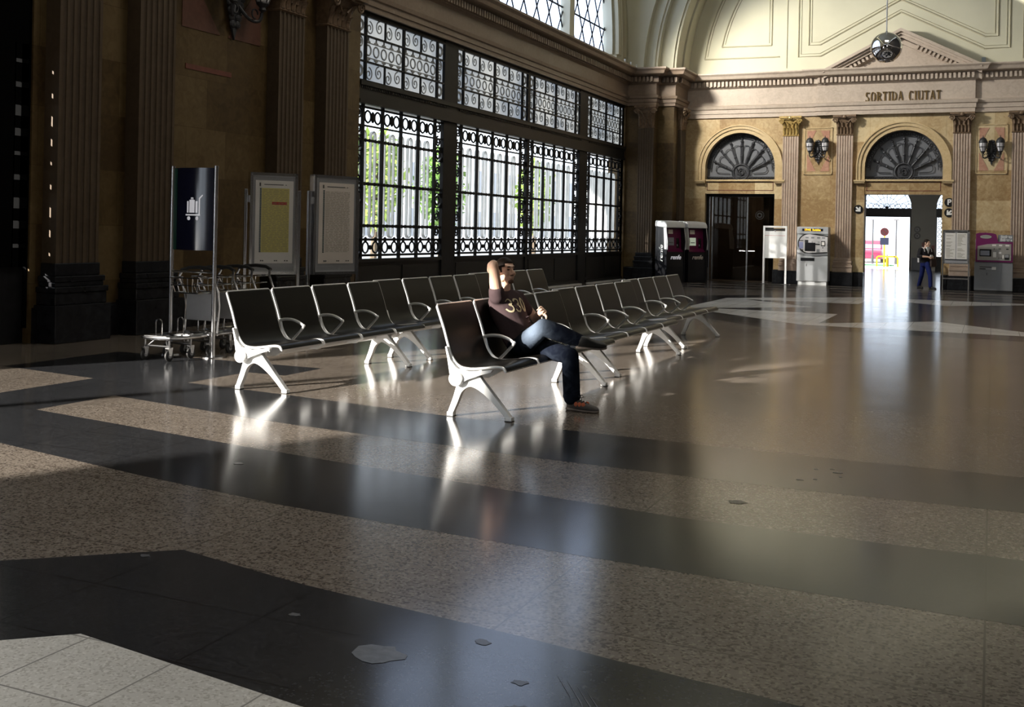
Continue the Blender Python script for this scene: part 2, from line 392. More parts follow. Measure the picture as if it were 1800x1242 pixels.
# ---- left entablature
PROF_L = [(0, 5.93), (0.05, 5.93), (0.05, 6.03), (0.08, 6.04), (0.08, 6.15), (0.12, 6.17), (0.14, 6.25), (0.05, 6.28), (0.05, 6.64), (0.10, 6.68), (0.14, 6.70), (0.14, 6.90), (0.36, 6.93), (0.40, 6.95), (0.44, 7.04), (0.50, 7.10), (0.50, 7.15), (0, 7.19)]
PROF_E = [(0, 5.65), (0.06, 5.65), (0.06, 5.78), (0.09, 5.79), (0.09, 5.92), (0.13, 5.95), (0.15, 6.05), (0.06, 6.08), (0.06, 6.64), (0.10, 6.68), (0.14, 6.70), (0.14, 6.90), (0.36, 6.93), (0.40, 6.95), (0.44, 7.04), (0.50, 7.10), (0.50, 7.14), (0, 7.17)]
m = MB()
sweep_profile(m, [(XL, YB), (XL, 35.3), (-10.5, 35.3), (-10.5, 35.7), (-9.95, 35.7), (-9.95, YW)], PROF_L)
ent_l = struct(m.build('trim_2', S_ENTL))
m = MB()
y = 12.0
while y < 35.1:
    m.box((XL+0.19, y, 6.80), (0.10, 0.075, 0.16)); y += 0.135
for x in [XL+0.25+0.135*k for k in range(6)]: m.box((x, 35.11, 6.80), (0.075, 0.10, 0.16))
for x in [-10.25+0.135*k for k in range(4)]: m.box((x, 35.51, 6.80), (0.075, 0.10, 0.16))
y = 35.8
while y < 37.0: m.box((-9.76, y, 6.80), (0.10, 0.075, 0.16)); y += 0.135
m.build('dentils', S_ENTL, ent_l)
# little lamps standing on the cornice edge
for k in range(5):
    y = 33.6+0.62*k
    mm = MB(); mm.ell((0, 0, 0.08), 0.028, n=10); mm.lathe([(0.02, 0), (0.012, 0.06)], n=8)
    tag(mm.build('cornice_bulb', WHITE, loc=(XL+0.46, y, 7.15), smooth=True), 'small round white bulb on the left cornice edge below the lunette', 'light bulb', 'bulbs along the left cornice')

# ---- end wall
ARCH = ((-8.02, 1.20), (-2.695, 1.195))      # centre and radius of the two doorways
m = MB()
for a, b in ((-9.95, -9.22), (-6.82, -3.89), (-1.50, XR)): m.b2(a, b, YW, YW+0.6, 0, 3.5)
m.b2(-9.95, -9.3, YW, YW+0.6, 3.5, 5.7); m.b2(-6.74, -3.97, YW, YW+0.6, 3.5, 5.7); m.b2(-1.42, XR, YW, YW+0.6, 3.5, 5.7)
for c, r in ARCH:
    m.b2(c-r, c+r, YW+0.02, YW+0.5, 3.03, 3.5)
    spandrel(m, fE, c, 3.93, r, c-1.28, c+1.28, 3.5, 5.7, YW, YW+0.6)
struct(m.build('wall_back', S_END))
m = MB(); m.b2(XL-0.6, XR, YW, YW+0.6, 5.7, ZC)
struct(m.build('wall_back', PLASTER))
# archivolts, imposts and inlaid lines
for i, (c, r) in enumerate(ARCH):
    m = MB()
    for r0, r1, d in ((r, r+0.13, 0.06), (r+0.13, r+0.23, 0.10), (r+0.23, r+0.27, 0.13)):
        P = []
        for k in range(-1, 42):
            if k == -1: pos = [(-1, None)]
            a = PI*min(max(k, 0), 40)/40
            zz = -0.43 if k in (-1, 41) else 0
            co, si = -math.cos(a), math.sin(a)
            f = lambda q, dd: (c+q*co, YW-dd, 3.93+q*si+zz)
            P.append([f(r0, -0.02), f(r0, d), f(r1, d), f(r1, -0.02)])
        m.sweep(P)
    arch = struct(m.build('trim_%d' % (3+i), S_ARCH, smooth=True))
    mm = MB()
    for s in (-1, 1):
        x0, x1 = sorted((c+s*(r-0.02), c+s*(r+0.34)))
        mm.b2(x0, x1, YW-0.16, YW+0.02, 3.44, 3.50); mm.b2(x0+0.02, x1-0.02, YW-0.13, YW+0.02, 3.39, 3.44)
    mm.build('impost', S_ARCH, arch)
    mm = MB()
    z0, z1, x0, x1 = 3.14, 3.44, c-r+0.05, c+r-0.05
    for a in ((x0, x1, z0, z0+0.02), (x0, x1, z1-0.02, z1), (x0, x0+0.02, z0, z1), (x1-0.02, x1, z0, z1)):
        mm.b2(a[0], a[1], YW+0.012, YW+0.03, a[2], a[3])
    mm.build('inlaid_line', S_RED, arch)
    mm = MB(); mm.b2(c-r-0.02, c+r+0.02, YW-0.05, YW+0.05, 3.46, 3.52)
    mm.build('sill', S_ARCH, arch)
# lamp panels: framed pink marble with a pale lozenge
for i, xc in enumerate((-5.40, -0.08)):
    m = MB(); y = YW
    m.b2(xc-0.46, xc+0.46, y-0.012, y+0.01, 3.68, 5.26)
    p = struct(m.build('trim_%d' % (5+i), S_END))
    mm = MB()
    for a in ((-0.46, 0.46, 3.68, 3.71), (-0.46, 0.46, 5.23, 5.26), (-0.46, -0.43, 3.68, 5.26), (0.43, 0.46, 3.68, 5.26)): mm.b2(xc+a[0], xc+a[1], y-0.03, y, a[2], a[3])
    mm.build('panel_frame', S_ARCH, p)
    mm = MB()
    for sx in (-1, 1):
        for sz in (-1, 1):
            mm.prism([(xc+sx*0.36, 4.47+sz*0.68), (xc+sx*0.07, 4.47+sz*0.68), (xc+sx*0.36, 4.47+sz*0.10)], fE, y-0.022, y-0.005)
    mm.build('pink_inlay', S_PINK, p)
# end entablature, stepping forward under the pediment
m = MB()
sweep_profile(m, [(-9.95, YW), (-5.40, YW), (-5.40, YW-0.12), (-0.64, YW-0.12), (-0.64, YW), (XR, YW)], PROF_E)
ent_e = struct(m.build('trim_7', S_ENT))
m = MB(); x = -9.7
while x < XR-0.3:
    yy = YW-0.19 - (0.12 if -5.5 < x < -0.55 else 0)
    m.box((x, yy, 6.80), (0.075, 0.10, 0.17)); x += 0.135
m.build('dentils', S_ENT, ent_e)
# pediment
PA, PB, PL, PR = 8.36, 7.12, -5.22, -0.40
m = MB(); m.prism([(PL+0.35, PB), (PR-0.35, PB), (XC+0.06, PA-0.25)], fE, YW-0.2, YW+0.02)
ped = struct(m.build('trim_8', S_ENT))
ap = XC+0.06
m = MB()
for x0, z0, x1, z1 in ((PL, PB, ap, PA), (ap, PA, PR, PB)):
    d = Vector((x1-x0, z1-z0)).normalized(); nrm = Vector((-d.y, d.x))
    for off, th, out in ((0.0, 0.09, 0.58), (-0.09, 0.07, 0.50), (-0.16, 0.09, 0.42), (-0.27, 0.14, 0.28)):
        q = [(x0, z0+off/abs(d.x)), (x1, z1+off/abs(d.x)), (x1, z1+(off-th)/abs(d.x)), (x0, z0+(off-th)/abs(d.x))]
        m.prism(q, fE, YW-out, YW+0.02)
m.build('raking_cornice', S_ENT, ped)
m = MB()
for x0, z0, x1, z1 in ((PL, PB, ap, PA), (ap, PA, PR, PB)):
    d = Vector((x1-x0, z1-z0)); L = d.length; d /= L
    k = 0.55
    while k < L-0.55 if False else k < L-0.3:
        px, pz = x0+d.x*k, z0+d.y*k-0.36
        if pz > PB+0.02: m.box((px, YW-0.33, pz), (0.075, 0.10, 0.13), rot=Matrix.Rotation(-math.atan2(d.y, d.x), 3, 'Y'))
        k += 0.14
m.build('dentils', S_ENT, ped)
# plaster panel mouldings on the tympanum
m = MB()
def line(pts, r=0.032, y=YW-0.005): m.tube([(x, y, z) for x, z in pts], r, n=6, flat=0.8)
def arcpts(R, z0, z1, n=10, s=-1):
    out = []
    for k in range(n+1):
        z = z0+(z1-z0)*k/n; out.append((XC+s*math.sqrt(max(0.01, R*R-(z-6.97)**2)), z))
    return out
for s in (-1, 1):
    fx = lambda x: x if s < 0 else 2*XC-x
    for R, zb, xe in ((6.50, 7.72, -6.75), (5.97, 8.12, -7.02)):
        line(arcpts(R, zb, 13.0 if R > 6 else 12.2, s=s)); line(arcpts(R-0.09, zb+0.09, 13.0 if R > 6 else 12.2, s=s), 0.018)
        e = arcpts(R, zb, zb+1, s=s)[0]
        line([e, (fx(xe), zb-0.02)])
        if R < 6: line([(fx(xe), zb-0.02), (fx(xe), 12.2)]); line([(fx(xe-0.08), zb+0.06), (fx(xe-0.08), 12.2)], 0.015)
    for o, xv, zb, xk, za in ((0, -6.12, 7.66, -5.38, 8.97), (1, -5.78, 8.04, -5.40, 9.38)):
        line([(fx(xv), 12.5), (fx(xv), zb), (fx(xk), zb), (XC, za)]); 
        line([(fx(xv+0.09), 12.5), (fx(xv+0.09), zb+0.09), (fx(xk-0.02), zb+0.09), (XC, za+0.09)], 0.016)
    line([(fx(-6.5), 7.3), (fx(-6.5), 13)], 0.02)
struct(m.build('trim_9', PLASTER_D))
# stepped arches between the hall and the end wall
def half_ring(mb, r0, r1, y0, y1, zb):
    P = []
    for k in range(-1, 58):
        a = PI*min(max(k, 0), 56)/56; zz = zb-6.97 if k in (-1, 57) else 0
        co, si = -math.cos(a), math.sin(a)
        f = lambda q, yy: (XC+q*co, yy, 6.97+q*si+zz)
        P.append([f(r0, y0), f(r0, y1), f(r1, y1), f(r1, y0)])
    mb.sweep(P)
m = MB()
half_ring(m, 7.02, 8.6, 36.55, YW, 7.1)
half_ring(m, 7.06, 8.6, 35.75, 36.45, 7.1)
half_ring(m, 7.28, 8.6, 36.4, 36.6, 7.1)
half_ring(m, 7.14, 7.2, 35.66, 35.8, 7.1)
half_ring(m, 7.62, 8.6, 35.45, 35.8, 7.1)
half_ring(m, 7.70, 7.80, 35.38, 35.5, 7.1)
half_ring(m, 8.02, 8.6, 35.15, 35.5, 7.1)
struct(m.build('trim_10', PLASTER, smooth=True))
m = MB(); spandrel(m, fE, XC, 7.1, 8.55, XL-0.1, XR+0.1, 7.05, ZC+1.0, 35.2, 35.6)
struct(m.build('wall_back', PLASTER))
# the unseen shell: right wall, rear wall, ceiling
m = MB(); m.b2(XR, XR+0.4, YB, 37.9, 0, ZC)
struct(m.build('wall_right', mk('plain_wall_stone', (0.05, 0.04, 0.03), 0.7, var=0.15, scale=1)))
m = MB(); m.b2(XL-0.6, XR+0.4, YB-0.4, YB, 0, ZC)
struct(m.build('wall_front', bpy.data.materials['plain_wall_stone']))
m = MB(); m.b2(XL-0.6, XR+0.4, YB-0.4, 38.0, ZC+0.6, ZC+0.9); 
struct(m.build('ceiling', PLASTER))
# black marble skirting
def skirt(name, path):
    mm = MB(); sweep_profile(mm, path, [(0, 0), (0.07, 0), (0.07, 0.42), (0.05, 0.44), (0, 0.46)])
    return struct(mm.build(name, S_BLACK))
skirt('baseboard_left', [(XL, 10.40), (XL, 18.25)])
skirt('baseboard_left', [(XL+0.02, 35.3), (-10.5, 35.3), (-10.5, 35.7), (-9.95, 35.7), (-9.95, YW)])
skirt('baseboard_back', [(-6.80, YW), (-3.92, YW)])
skirt('baseboard_back', [(-1.48, YW), (XR, YW)])
for nm, x0, x1 in (('baseboard_back', -6.84, -6.66), ('baseboard_back', -4.02, -3.88), ('baseboard_back', -1.51, -1.33)):
    mm = MB(); mm.b2(x0, x1, YW-0.11, YW+0.3, 0, 0.45); struct(mm.build(nm, S_BLACK, bevel=0.015))
mm = MB(); mm.b2(-9.26, -9.12, YW-0.06, YW+0.3, 0, 0.45); struct(mm.build('baseboard_back', S_BLACK, bevel=0.015))

# ---- fluted pilasters with leafy capitals
PIL = [0]
def capital(mb, w, zb, zt, d):
    h = zt-zb
    mb.sweep([[(-w/2*k, 0, z), (w/2*k, 0, z), (w/2*k, -d*k2, z), (-w/2*k, -d*k2, z)] for k, k2, z in
              ((1.0, 1.0, zb), (1.08, 1.15, zb+0.02), (1.0, 1.0, zb+0.05), (1.02, 1.1, zb+h*0.5), (1.18, 1.6, zb+h*0.86))])
    mb.b2(-w*0.70, w*0.70, -d*2.3, 0, zt-h*0.10, zt); mb.b2(-w*0.64, w*0.64, -d*2.0, 0, zt-h*0.16, zt-h*0.09)
    def leaf(x, z0, hh, ww, y0):
        rings = []
        for k in range(6):
            t = k/5; z = z0+hh*(t if t < 0.9 else 0.86); out = 0.02+0.10*t**2.6; wd = ww*(0.55+0.9*t*(1-t)*1.6)*(1 if t < 0.95 else 0.5)
            rings.append([(x-wd/2, -y0-out+0.012, z), (x, -y0-out-0.02, z), (x+wd/2, -y0-out+0.012, z), (x, -y0-out+0.03, z)])
        mb.sweep(rings)
    for k in range(5): leaf(-w/2+w*(k+0.5)/5, zb+0.05, h*0.40, w/5.2, d)
    for k in range(4): leaf(-w/2+w*(k+0.5)/4, zb+h*0.28, h*0.42, w/4.6, d*1.08)
    for s in (-1, 1):
        cx, cz = s*w*0.56, zt-h*0.27
        pts = [(cx+s*(0.105*(1-k/22))*math.cos(k*0.62)*w/0.6, -d*1.9, cz+(0.105*(1-k/22))*math.sin(k*0.62)*w/0.6) for k in range(20)]
        mb.tube(pts, 0.022, n=6)
        mb.tube([(s*w*0.12, -d*1.5, zb+h*0.5), (s*w*0.3, -d*1.6, zb+h*0.72), (s*w*0.5, -d*1.85, zt-h*0.18)], 0.02, n=6)
    mb.ell((0, -d*2.2, zt-h*0.1), (0.07, 0.04, 0.06), n=8)
def pilaster(loc, rz, w, zs, zc, zt, shaft, capm, d=0.13, nf=6, plinth=None, basem=None, zp=0.44, deep=0.0):
    PIL[0] += 1
    m = MB()
    # fluted cross-section
    pts = [(-w/2, deep)]
    pts.append((-w/2, -d)); fw = w/(nf+0.5)
    for k in range(nf):
        cx = -w/2 + fw*0.75 + k*fw; r = fw*0.34
        for q in range(7):
            a = PI*q/6; pts.append((cx-r*math.cos(a), -d+r*0.8*math.sin(a)))
    pts += [(w/2, -d), (w/2, deep)]
    A = [m.bm.verts.new((x, y, zs)) for x, y in pts]; B = [m.bm.verts.new((x, y, zc)) for x, y in pts]
    for i in range(len(pts)-1): m.bm.faces.new((A[i], A[i+1], B[i+1], B[i]))
    root = thing('trim_%d' % (10+PIL[0]), None, None, loc, rz, kind='structure')
    m.build('shaft', shaft, root)
    if zt:
        m = MB(); capital(m, w, zc, zt, d); m.build('capital', capm, root)
    m = MB()
    w2 = w*1.12
    for z0, z1, k, o in ((zp, zp+0.16, 1.22, 0.09), (zp+0.16, zp+0.24, 1.26, 0.11), (zp+0.24, zp+0.30, 1.14, 0.06), (zp+0.30, zp+0.38, 1.18, 0.075), (zp+0.38, zs, 1.05, 0.02)):
        m.b2(-w*k/2, w*k/2, -d-o, deep, z0, z1)
    m.build('base', basem or shaft, root, bevel=0.012)
    m = MB(); m.b2(-w*0.66, w*0.66, -d-0.14, deep, 0, zp); m.build('plinth', plinth or S_BLACK, root, bevel=0.01)
    return root
for xc, cm in ((-6.295, GILT), (-4.535, BRONZE), (-0.945, BRONZE), (0.76, BRONZE)):
    pilaster((xc, YW, 0), 0, 0.52, 0.92, 4.97, 5.64, S_PIL, cm)
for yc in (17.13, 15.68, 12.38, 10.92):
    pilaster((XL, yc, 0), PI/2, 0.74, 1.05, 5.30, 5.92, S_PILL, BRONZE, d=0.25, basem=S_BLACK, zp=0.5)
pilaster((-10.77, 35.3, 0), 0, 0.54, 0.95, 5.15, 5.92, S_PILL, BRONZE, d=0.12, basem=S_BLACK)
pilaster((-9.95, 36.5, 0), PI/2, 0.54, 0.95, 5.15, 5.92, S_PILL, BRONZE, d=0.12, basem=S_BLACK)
# red line and pale chevron panel behind the left lamp
m = MB(); m.b2(XL, XL+0.012, 13.25, 14.35, 4.02, 4.10)
struct(m.build('trim_21', S_RED))
m = MB()
for a in (((13.15, 4.66), (13.15, 5.75), (14.05, 4.66)), ((15.1, 4.66), (15.1, 5.75), (14.25, 4.66))):
    m.prism(list(a), fL, XL, XL+0.012)
struct(m.build('trim_22', S_PINKL))

# ================================================================= WINDOWS OF THE LEFT WALL
def scroll(mb, c, R, r, hand=1, turns=1.6, x=0.0):
    pts = []
    for k in range(26):
        t = k/25; rr = R*(1-0.8*t); a = hand*(t*turns*2*PI) + PI/2
        pts.append((x, c[0]+rr*math.cos(a), c[1]+rr*math.sin(a)))
    mb.tube(pts, r, n=5)
def great_bay(n, y0, y1, wl, wr):
    """one bay of the great window; wl/wr = mullion half belonging to this bay"""
    w = struct(thing('window_%d' % n, None, None, (XL, 0, 0)))
    W = y1-y0; bw = 0.33*min(1, W/3.6)
    m = MB()                                                     # black frame
    m.b2(-0.15, -0.06, y0-wl, y0, 0, 5.95); m.b2(-0.15, -0.06, y1, y1+wr, 0, 5.95)
    m.b2(-0.25, -0.08, y0, y1, 5.86, 5.95)
    m.build('frame', IRON, w)
    m = MB(); m.b2(-0.42, -0.02, y0-wl, y1+wr, 4.14, 4.5); m.b2(-0.42, 0.04, y0-wl, y1+wr, 4.44, 4.52); m.b2(-0.42, 0.02, y0-wl, y1+wr, 4.08, 4.16)
    yy = y0
    while yy < y1: m.b2(-0.02, 0.012, yy, yy+0.035, 4.38, 4.43); yy += 0.07
    m.build('transom_beam', IRONP, w)
    m = MB(); m.b2(-0.16, -0.10, y0, y1, 0.10, 0.95); m.b2(-0.20, -0.04, y0, y1, 0.90, 0.97); m.b2(-0.20, -0.02, y0, y1, 0, 0.12)
    for k in range(2):
        a = y0+0.12+k*W/2; m.b2(-0.11, -0.08, a, a+W/2-0.24, 0.2, 0.82)
    m.build('lower_panel', IRONP, w)
    m = MB(); m.b2(-0.15, 0.10, y0, y1, 0.0, 0.035); m.build('ledge', WHITE, w)  # white in place of the sun on the ledge
    # ---- lower grille
    fw = (W-2*bw)/4; g = MB()
    xs = -0.12
    for k in range(5):
        y = y0+bw+k*fw; g.b2(xs-0.03, xs+0.03, y-0.03, y+0.03, 0.97, 4.10)
    for z, t in ((4.03, 0.02), (3.66, 0.018), (3.37, 0.025), (2.49, 0.028), (1.64, 0.028), (1.36, 0.024), (1.04, 0.024)): g.b2(xs-0.02, xs+0.02, y0, y1, z-t, z+t)
    for k in range(8):
        yc = y0+bw+(k+0.5)*fw/2; r = min(0.12, fw*0.21)
        g.torus((xs, yc, 3.85), r, 0.022, 'X', 16, 5)
        g.torus((xs, yc, 1.20), r*0.95, 0.02, 'X', 16, 5)
        g.ell((xs, yc+fw/4, 3.85), (0.03, fw/4-r, 0.12), n=8); g.ell((xs, yc+fw/4, 1.20), (0.03, fw/4-r, 0.05), n=8)
        g.ell((xs, yc, 1.36), (0.03, 0.05, 0.055), n=8)
        for z in (3.37, 2.49, 1.64):
            for s in (-1, 1): g.ell((xs, yc+s*r*0.6, z), (0.03, 0.035, 0.04), n=6)
    for yb in (y0+bw/2, y1-bw/2):                              # scrolled side strips
        z = 1.12; i = 0
        for i, z in enumerate((1.20, 1.55, 1.90, 2.25, 2.60, 2.95, 3.30, 3.60, 3.90)):
            if i % 3 == 0: 
                g.torus((xs, yb, z), bw*0.28, 0.025, 'X', 16, 5); g.b2(xs-0.02, xs+0.02, yb-bw/2, yb+bw/2, z+0.15, z+0.17); g.b2(xs-0.02, xs+0.02, yb-bw/2, yb+bw/2, z-0.17, z-0.15)
                for sy in (-1, 1):
                    for sz in (-1, 1): g.prism([(yb+sy*bw/2, z+sz*0.16), (yb+sy*bw*0.12, z+sz*0.16), (yb+sy*bw/2, z+sz*0.05)], fL, xs-0.02, xs+0.02)
            else: scroll(g, (yb, z), bw*0.36, 0.02, 1 if i % 3 == 1 else -1, x=xs)
    g.build('grille', IRON, w)
    b = MB()                                                     # pale hairpin bars
    for k in range(8):
        yc = y0+bw+(k+0.5)*fw/2; r = min(0.085, fw*0.15)
        for s in (-1, 1): b.b2(-0.255, -0.195, yc+s*r-0.011, yc+s*r+0.011, 1.50, 3.48)
        for zc_, sg in ((3.48, 1), (1.50, -1)):
            P = [(yc-r*math.cos(PI*q/8), zc_+sg*r*1.15*math.sin(PI*q/8)) for q in range(9)]
            rings = []
            for (a, z) in P:
                dx, dz = (a-yc)/r, (z-zc_)/r
                rings.append([(-0.255, a-dx*0.011, z-dz*0.011), (-0.195, a-dx*0.011, z-dz*0.011), (-0.195, a+dx*0.011, z+dz*0.011), (-0.255, a+dx*0.011, z+dz*0.011)])
            b.sweep(rings)
    b.build('hairpin_bars', BARS, w)
    m = MB(); m.face([(-0.17, y0, 0.97), (-0.17, y1, 0.97), (-0.17, y1, 4.1), (-0.17, y0, 4.1)]); m.build('glass', GLASS, w)
    # ---- frosted transom
    m = MB(); m.face([(-0.13, y0, 4.5), (-0.13, y1, 4.5), (-0.13, y1, 5.9), (-0.13, y0, 5.9)]); m.build('frosted_glow_pane', FROST, w)
    t = MB(); xs = -0.09
    for y in (y0+bw, (y0+y1)/2, y1-bw): t.b2(xs-0.03, xs+0.03, y-0.025, y+0.025, 4.5, 5.88)
    for z in (4.94, 5.46): t.b2(xs-0.025, xs+0.025, y0, y1, z-0.018, z+0.018)
    for y in (y0+bw+(W-2*bw)*0.25, y0+bw+(W-2*bw)*0.75):
        for a, z in ((4.5, 4.94), (5.46, 5.88)): t.b2(xs-0.02, xs+0.02, y-0.015, y+0.015, a, z)
    t.b2(xs-0.03, xs+0.03, y0, y1, 5.84, 5.88); t.b2(xs-0.03, xs+0.03, y0, y1, 4.52, 4.57)
    t.build('glazing_bars', IRON, w)
    s = MB(); xs = -0.12
    for k in range(10):
        yc = y0+bw+(k+0.5)*(W-2*bw)/10; r = min(0.105, (W-2*bw)/10*0.36)
        s.torus((xs, yc, 5.19), r, 0.018, 'X', 14, 5)
        for sg in (-1, 1): s.ell((xs, yc, 5.19+sg*0.17), (0.012, 0.09*W/3.6, 0.035), n=8); s.ell((xs, yc, 5.19+sg*0.22), (0.012, 0.035, 0.05), n=6)
    for z in (5.04, 5.34): s.b2(xs-0.008, xs+0.008, y0+bw, y1-bw, z-0.01, z+0.01)
    for zc_ in (4.74, 5.67):
        for k in range(8):
            yc = y0+bw+(k+0.5)*(W-2*bw)/8
            scroll(s, (yc, zc_+(0.03 if k % 2 else -0.03)), min(0.14, (W-2*bw)/8*0.45), 0.014, 1 if k % 2 else -1, 1.4, x=xs)
    for yb in (y0+bw/2, y1-bw/2):
        for z in (4.75, 5.66): s.torus((xs, yb, z), bw*0.3, 0.03, 'X', 14, 5)
        for z, hd in ((5.07, 1), (5.32, -1)): scroll(s, (yb, z), bw*0.34, 0.018, hd, x=xs)
    s.build('scrollwork', SCROLL, w)
    return w
great_bay(1, 18.3, 22.03, 0.0, 0.335)
great_bay(2, 22.70, 26.90, 0.335, 0.08)
great_bay(3, 27.06, 30.95, 0.08, 0.35)
great_bay(4, 31.65, 35.2, 0.35, 0.0)
# the matching window nearer the camera, left of the frame
w = struct(thing('window_5', None, None, (XL, 0, 0)))
m = MB()
m.b2(-0.3, -0.2, -8.4, 10.0, 0, 0.97)
for y in (-8.35, -1.2): m.b2(-0.22, -0.1, y-0.05, y+0.05, 0.9, 5.95)
m.b2(-0.3, -0.1, 9.9, 10.35, 0, 1.0); m.b2(-0.3, -0.1, 9.9, 10.35, 3.9, 5.95)
m.build('frame', IRON, w)
m = MB(); m.b2(-0.06, -0.04, 9.6, 10.35, 3.9, 5.95)
z = 1.0; k = 0
while z < 3.9:
    g_ = (0.05, 0.10, 0.14, 0.07)[k % 4]; m.b2(-0.06, -0.04, 10.10, 10.35, z, z+0.30-g_); z += 0.30; k += 1
m.b2(-0.06, -0.04, 9.6, 10.12, 1, 3.9); m.b2(-0.06, -0.04, 10.21, 10.35, 1, 3.9)
m.build('sun_dot_strip', MATT, w)  # slotted strip added to throw dots of sun on the pilaster
m = MB(); m.b2(-0.2, -0.16, 4.4, 9.6, 0.9, 5.9); m.b2(-0.2, -0.16, 2.6, 4.4, 2.3, 5.9); m.b2(-0.2, -0.16, 0.4, 2.6, 4.1, 5.9); m.b2(-0.2, -0.16, -5.1, 0.4, 5.2, 5.9); m.build('sun_blocker', IRONP, w)  # unseen boards added to keep sun off parts of the hall
m = MB(); m.b2(-0.58, -0.03, 10.33, 10.349, 0.2, 5.9); m.build('reveal_mask', MATT, w)  # black plate added to hide the sun on the reveal
m = MB(); m.face([(-0.25, -8.4, 0.97), (-0.25, 10, 0.97), (-0.25, 10, 5.9), (-0.25, -8.4, 5.9)]); m.build('glass', GLASS, w)
# lunette over the great window
SKYP = mk_emit('sky_glow_pane', (0.60, 0.73, 1.0), 2.9, noise=0.12, scale=0.4)  # pane glows itself in place of the bright sky behind
w = struct(thing('window_6', None, None, (XL, 0, 0)))
m = MB()
P = [(-0.45, 26.7-7.45*math.cos(PI*k/48), 7.45+7.45*math.sin(PI*k/48)) for k in range(49)]
m.face(P); m.build('pane', SKYP, w)
m = MB()
for y in (23.1, 30.25): m.b2(-0.42, -0.12, y-0.19, y+0.19, 7.2, 7.5+math.sqrt(7.4**2-(y-26.7)**2))
P = []
for k in range(49):
    a = PI*k/48; f = lambda q, x: (x, 26.7-q*math.cos(a), 7.5+q*math.sin(a))
    P.append([f(7.25, -0.42), f(7.25, -0.1), f(7.42, -0.1), f(7.42, -0.42)])
m.sweep(P); m.build('stone_mullion', PLASTER, w)
m = MB()
def inarc(y, z): return z > 7.2 and (y-26.7)**2+(z-7.5)**2 < 7.3**2
for sl in (1, -1):
    for k in range(-34, 35):
        seg = []
        c = 26.7+k*0.92
        for q in range(60):
            z = 7.2+q*0.13; y = c+sl*(z-7.2)*0.62
            if inarc(y, z): seg.append((-0.36, y, z))
        if len(seg) > 1: m.tube([seg[0], seg[-1]], 0.022, n=4)
z = 8.3
while z < 14.8:
    d = math.sqrt(max(0, 7.3**2-(z-7.5)**2)); m.tube([(-0.36, 26.7-d, z), (-0.36, 26.7+d, z)], 0.032, n=4); z += 1.19
m.build('lattice', IRON, w)

# ================================================================= DOORWAYS
PANE_G = mk('smoked_fanlight_pane', (0.16, 0.165, 0.18), 0.35, var=0.1, scale=2)
FANI = mk('dark_fan_iron', (0.035, 0.036, 0.042), 0.5, var=0.3, scale=10)
for i, (c, r) in enumerate(ARCH):
    w = struct(thing('window_%d' % (7+i), None, None, (c, YW+0.22, 3.5)))
    m = MB(); zc = 0.43
    pts = [(-r-0.05, 0, 0.0)] + [(-(r+0.05)*math.cos(PI*k/30), 0.06, zc+(r+0.05)*math.sin(PI*k/30)) for k in range(31)] + [(r+0.05, 0, 0.0)]
    pts = [(x, 0.06, z) for x, _, z in pts]
    m.face(pts); m.build('pane', PANE_G, w)
    m = MB()
    hub = 0.22; z0 = 0.22
    for k in range(1, 8):
        a = PI*k/8; co, si = -math.cos(a), math.sin(a)
        e = 0.86*min(r, 1.2)+0.0; ex, ez = co*e, z0+si*(e+0.15)
        m.tube([(co*0.34, 0, z0+si*0.34), (ex, 0, ez)], 0.032, n=6)
        for f in (0.36, 0.78, 0.95): m.ell((co*0.3+(ex-co*0.3)*f, 0, z0+si*0.3+(ez-z0-si*0.3)*f), 0.05, n=8)
        m.tube([(ex, 0, ez), (co*(r-0.02), 0, zc+si*(r-0.02))], 0.018, n=5)
    for k in range(8):                                           # petals
        a0, a1 = PI*k/8, PI*(k+1)/8; P = []
        for rad, t in ((0.40, 0.16), (0.60, 0.13), (0.76, 0.12), (0.84, 0.16), (0.89, 0.30), (0.90, 0.5), (0.89, 0.70), (0.84, 0.84), (0.76, 0.88), (0.60, 0.87), (0.40, 0.84)):
            a = a0+(a1-a0)*t; P.append((-math.cos(a)*rad, 0, z0+math.sin(a)*(rad+0.13*rad)))
        m.tube(P, 0.014, n=5)
    m.tube([(-(r-0.14)*math.cos(PI*k/30), 0, zc-0.1+(r-0.05)*math.sin(PI*k/30)) for k in range(31)], 0.014, n=5)
    m.tube([(-(r-0.02)*math.cos(PI*k/30), 0, zc+(r-0.02)*math.sin(PI*k/30)) for k in range(31)], 0.03, n=5)
    for k in range(24):
        a = PI*(k+0.5)/24; m.torus((-(r-0.08)*math.cos(a), 0, zc-0.04+(r-0.06)*math.sin(a)), 0.045, 0.011, 'Y', 9, 4)
    m.b2(-r, r, -0.02, 0.02, 0.10, 0.135); m.b2(-r, r, -0.02, 0.02, 0.0, 0.03)
    k = -r+0.05
    while k < r-0.05: m.tube([(k, 0, 0.02), (k+0.09, 0, 0.11)], 0.011, n=4); k += 0.085
    m.torus((0, -0.01, z0+0.06), 0.27, 0.03, 'Y', 24, 6); m.torus((0, -0.01, z0+0.06), 0.33, 0.014, 'Y', 24, 5)
    m.ell((0, 0.02, z0+0.06), (0.27, 0.02, 0.25), n=16)
    scrollp = [(0.15*(1-q/30)*math.cos(q*0.5), -0.03, z0+0.06+0.15*(1-q/30)*math.sin(q*0.5)) for q in range(24)]
    m.tube(scrollp, 0.016, n=5)
    m.tube([(-0.15, -0.03, z0+0.22), (-0.13, -0.03, z0+0.0), (-0.05, -0.03, z0+0.0), (-0.04, -0.03, z0+0.2)], 0.014, n=5)
    m.build('fan_grille', FANI, w)
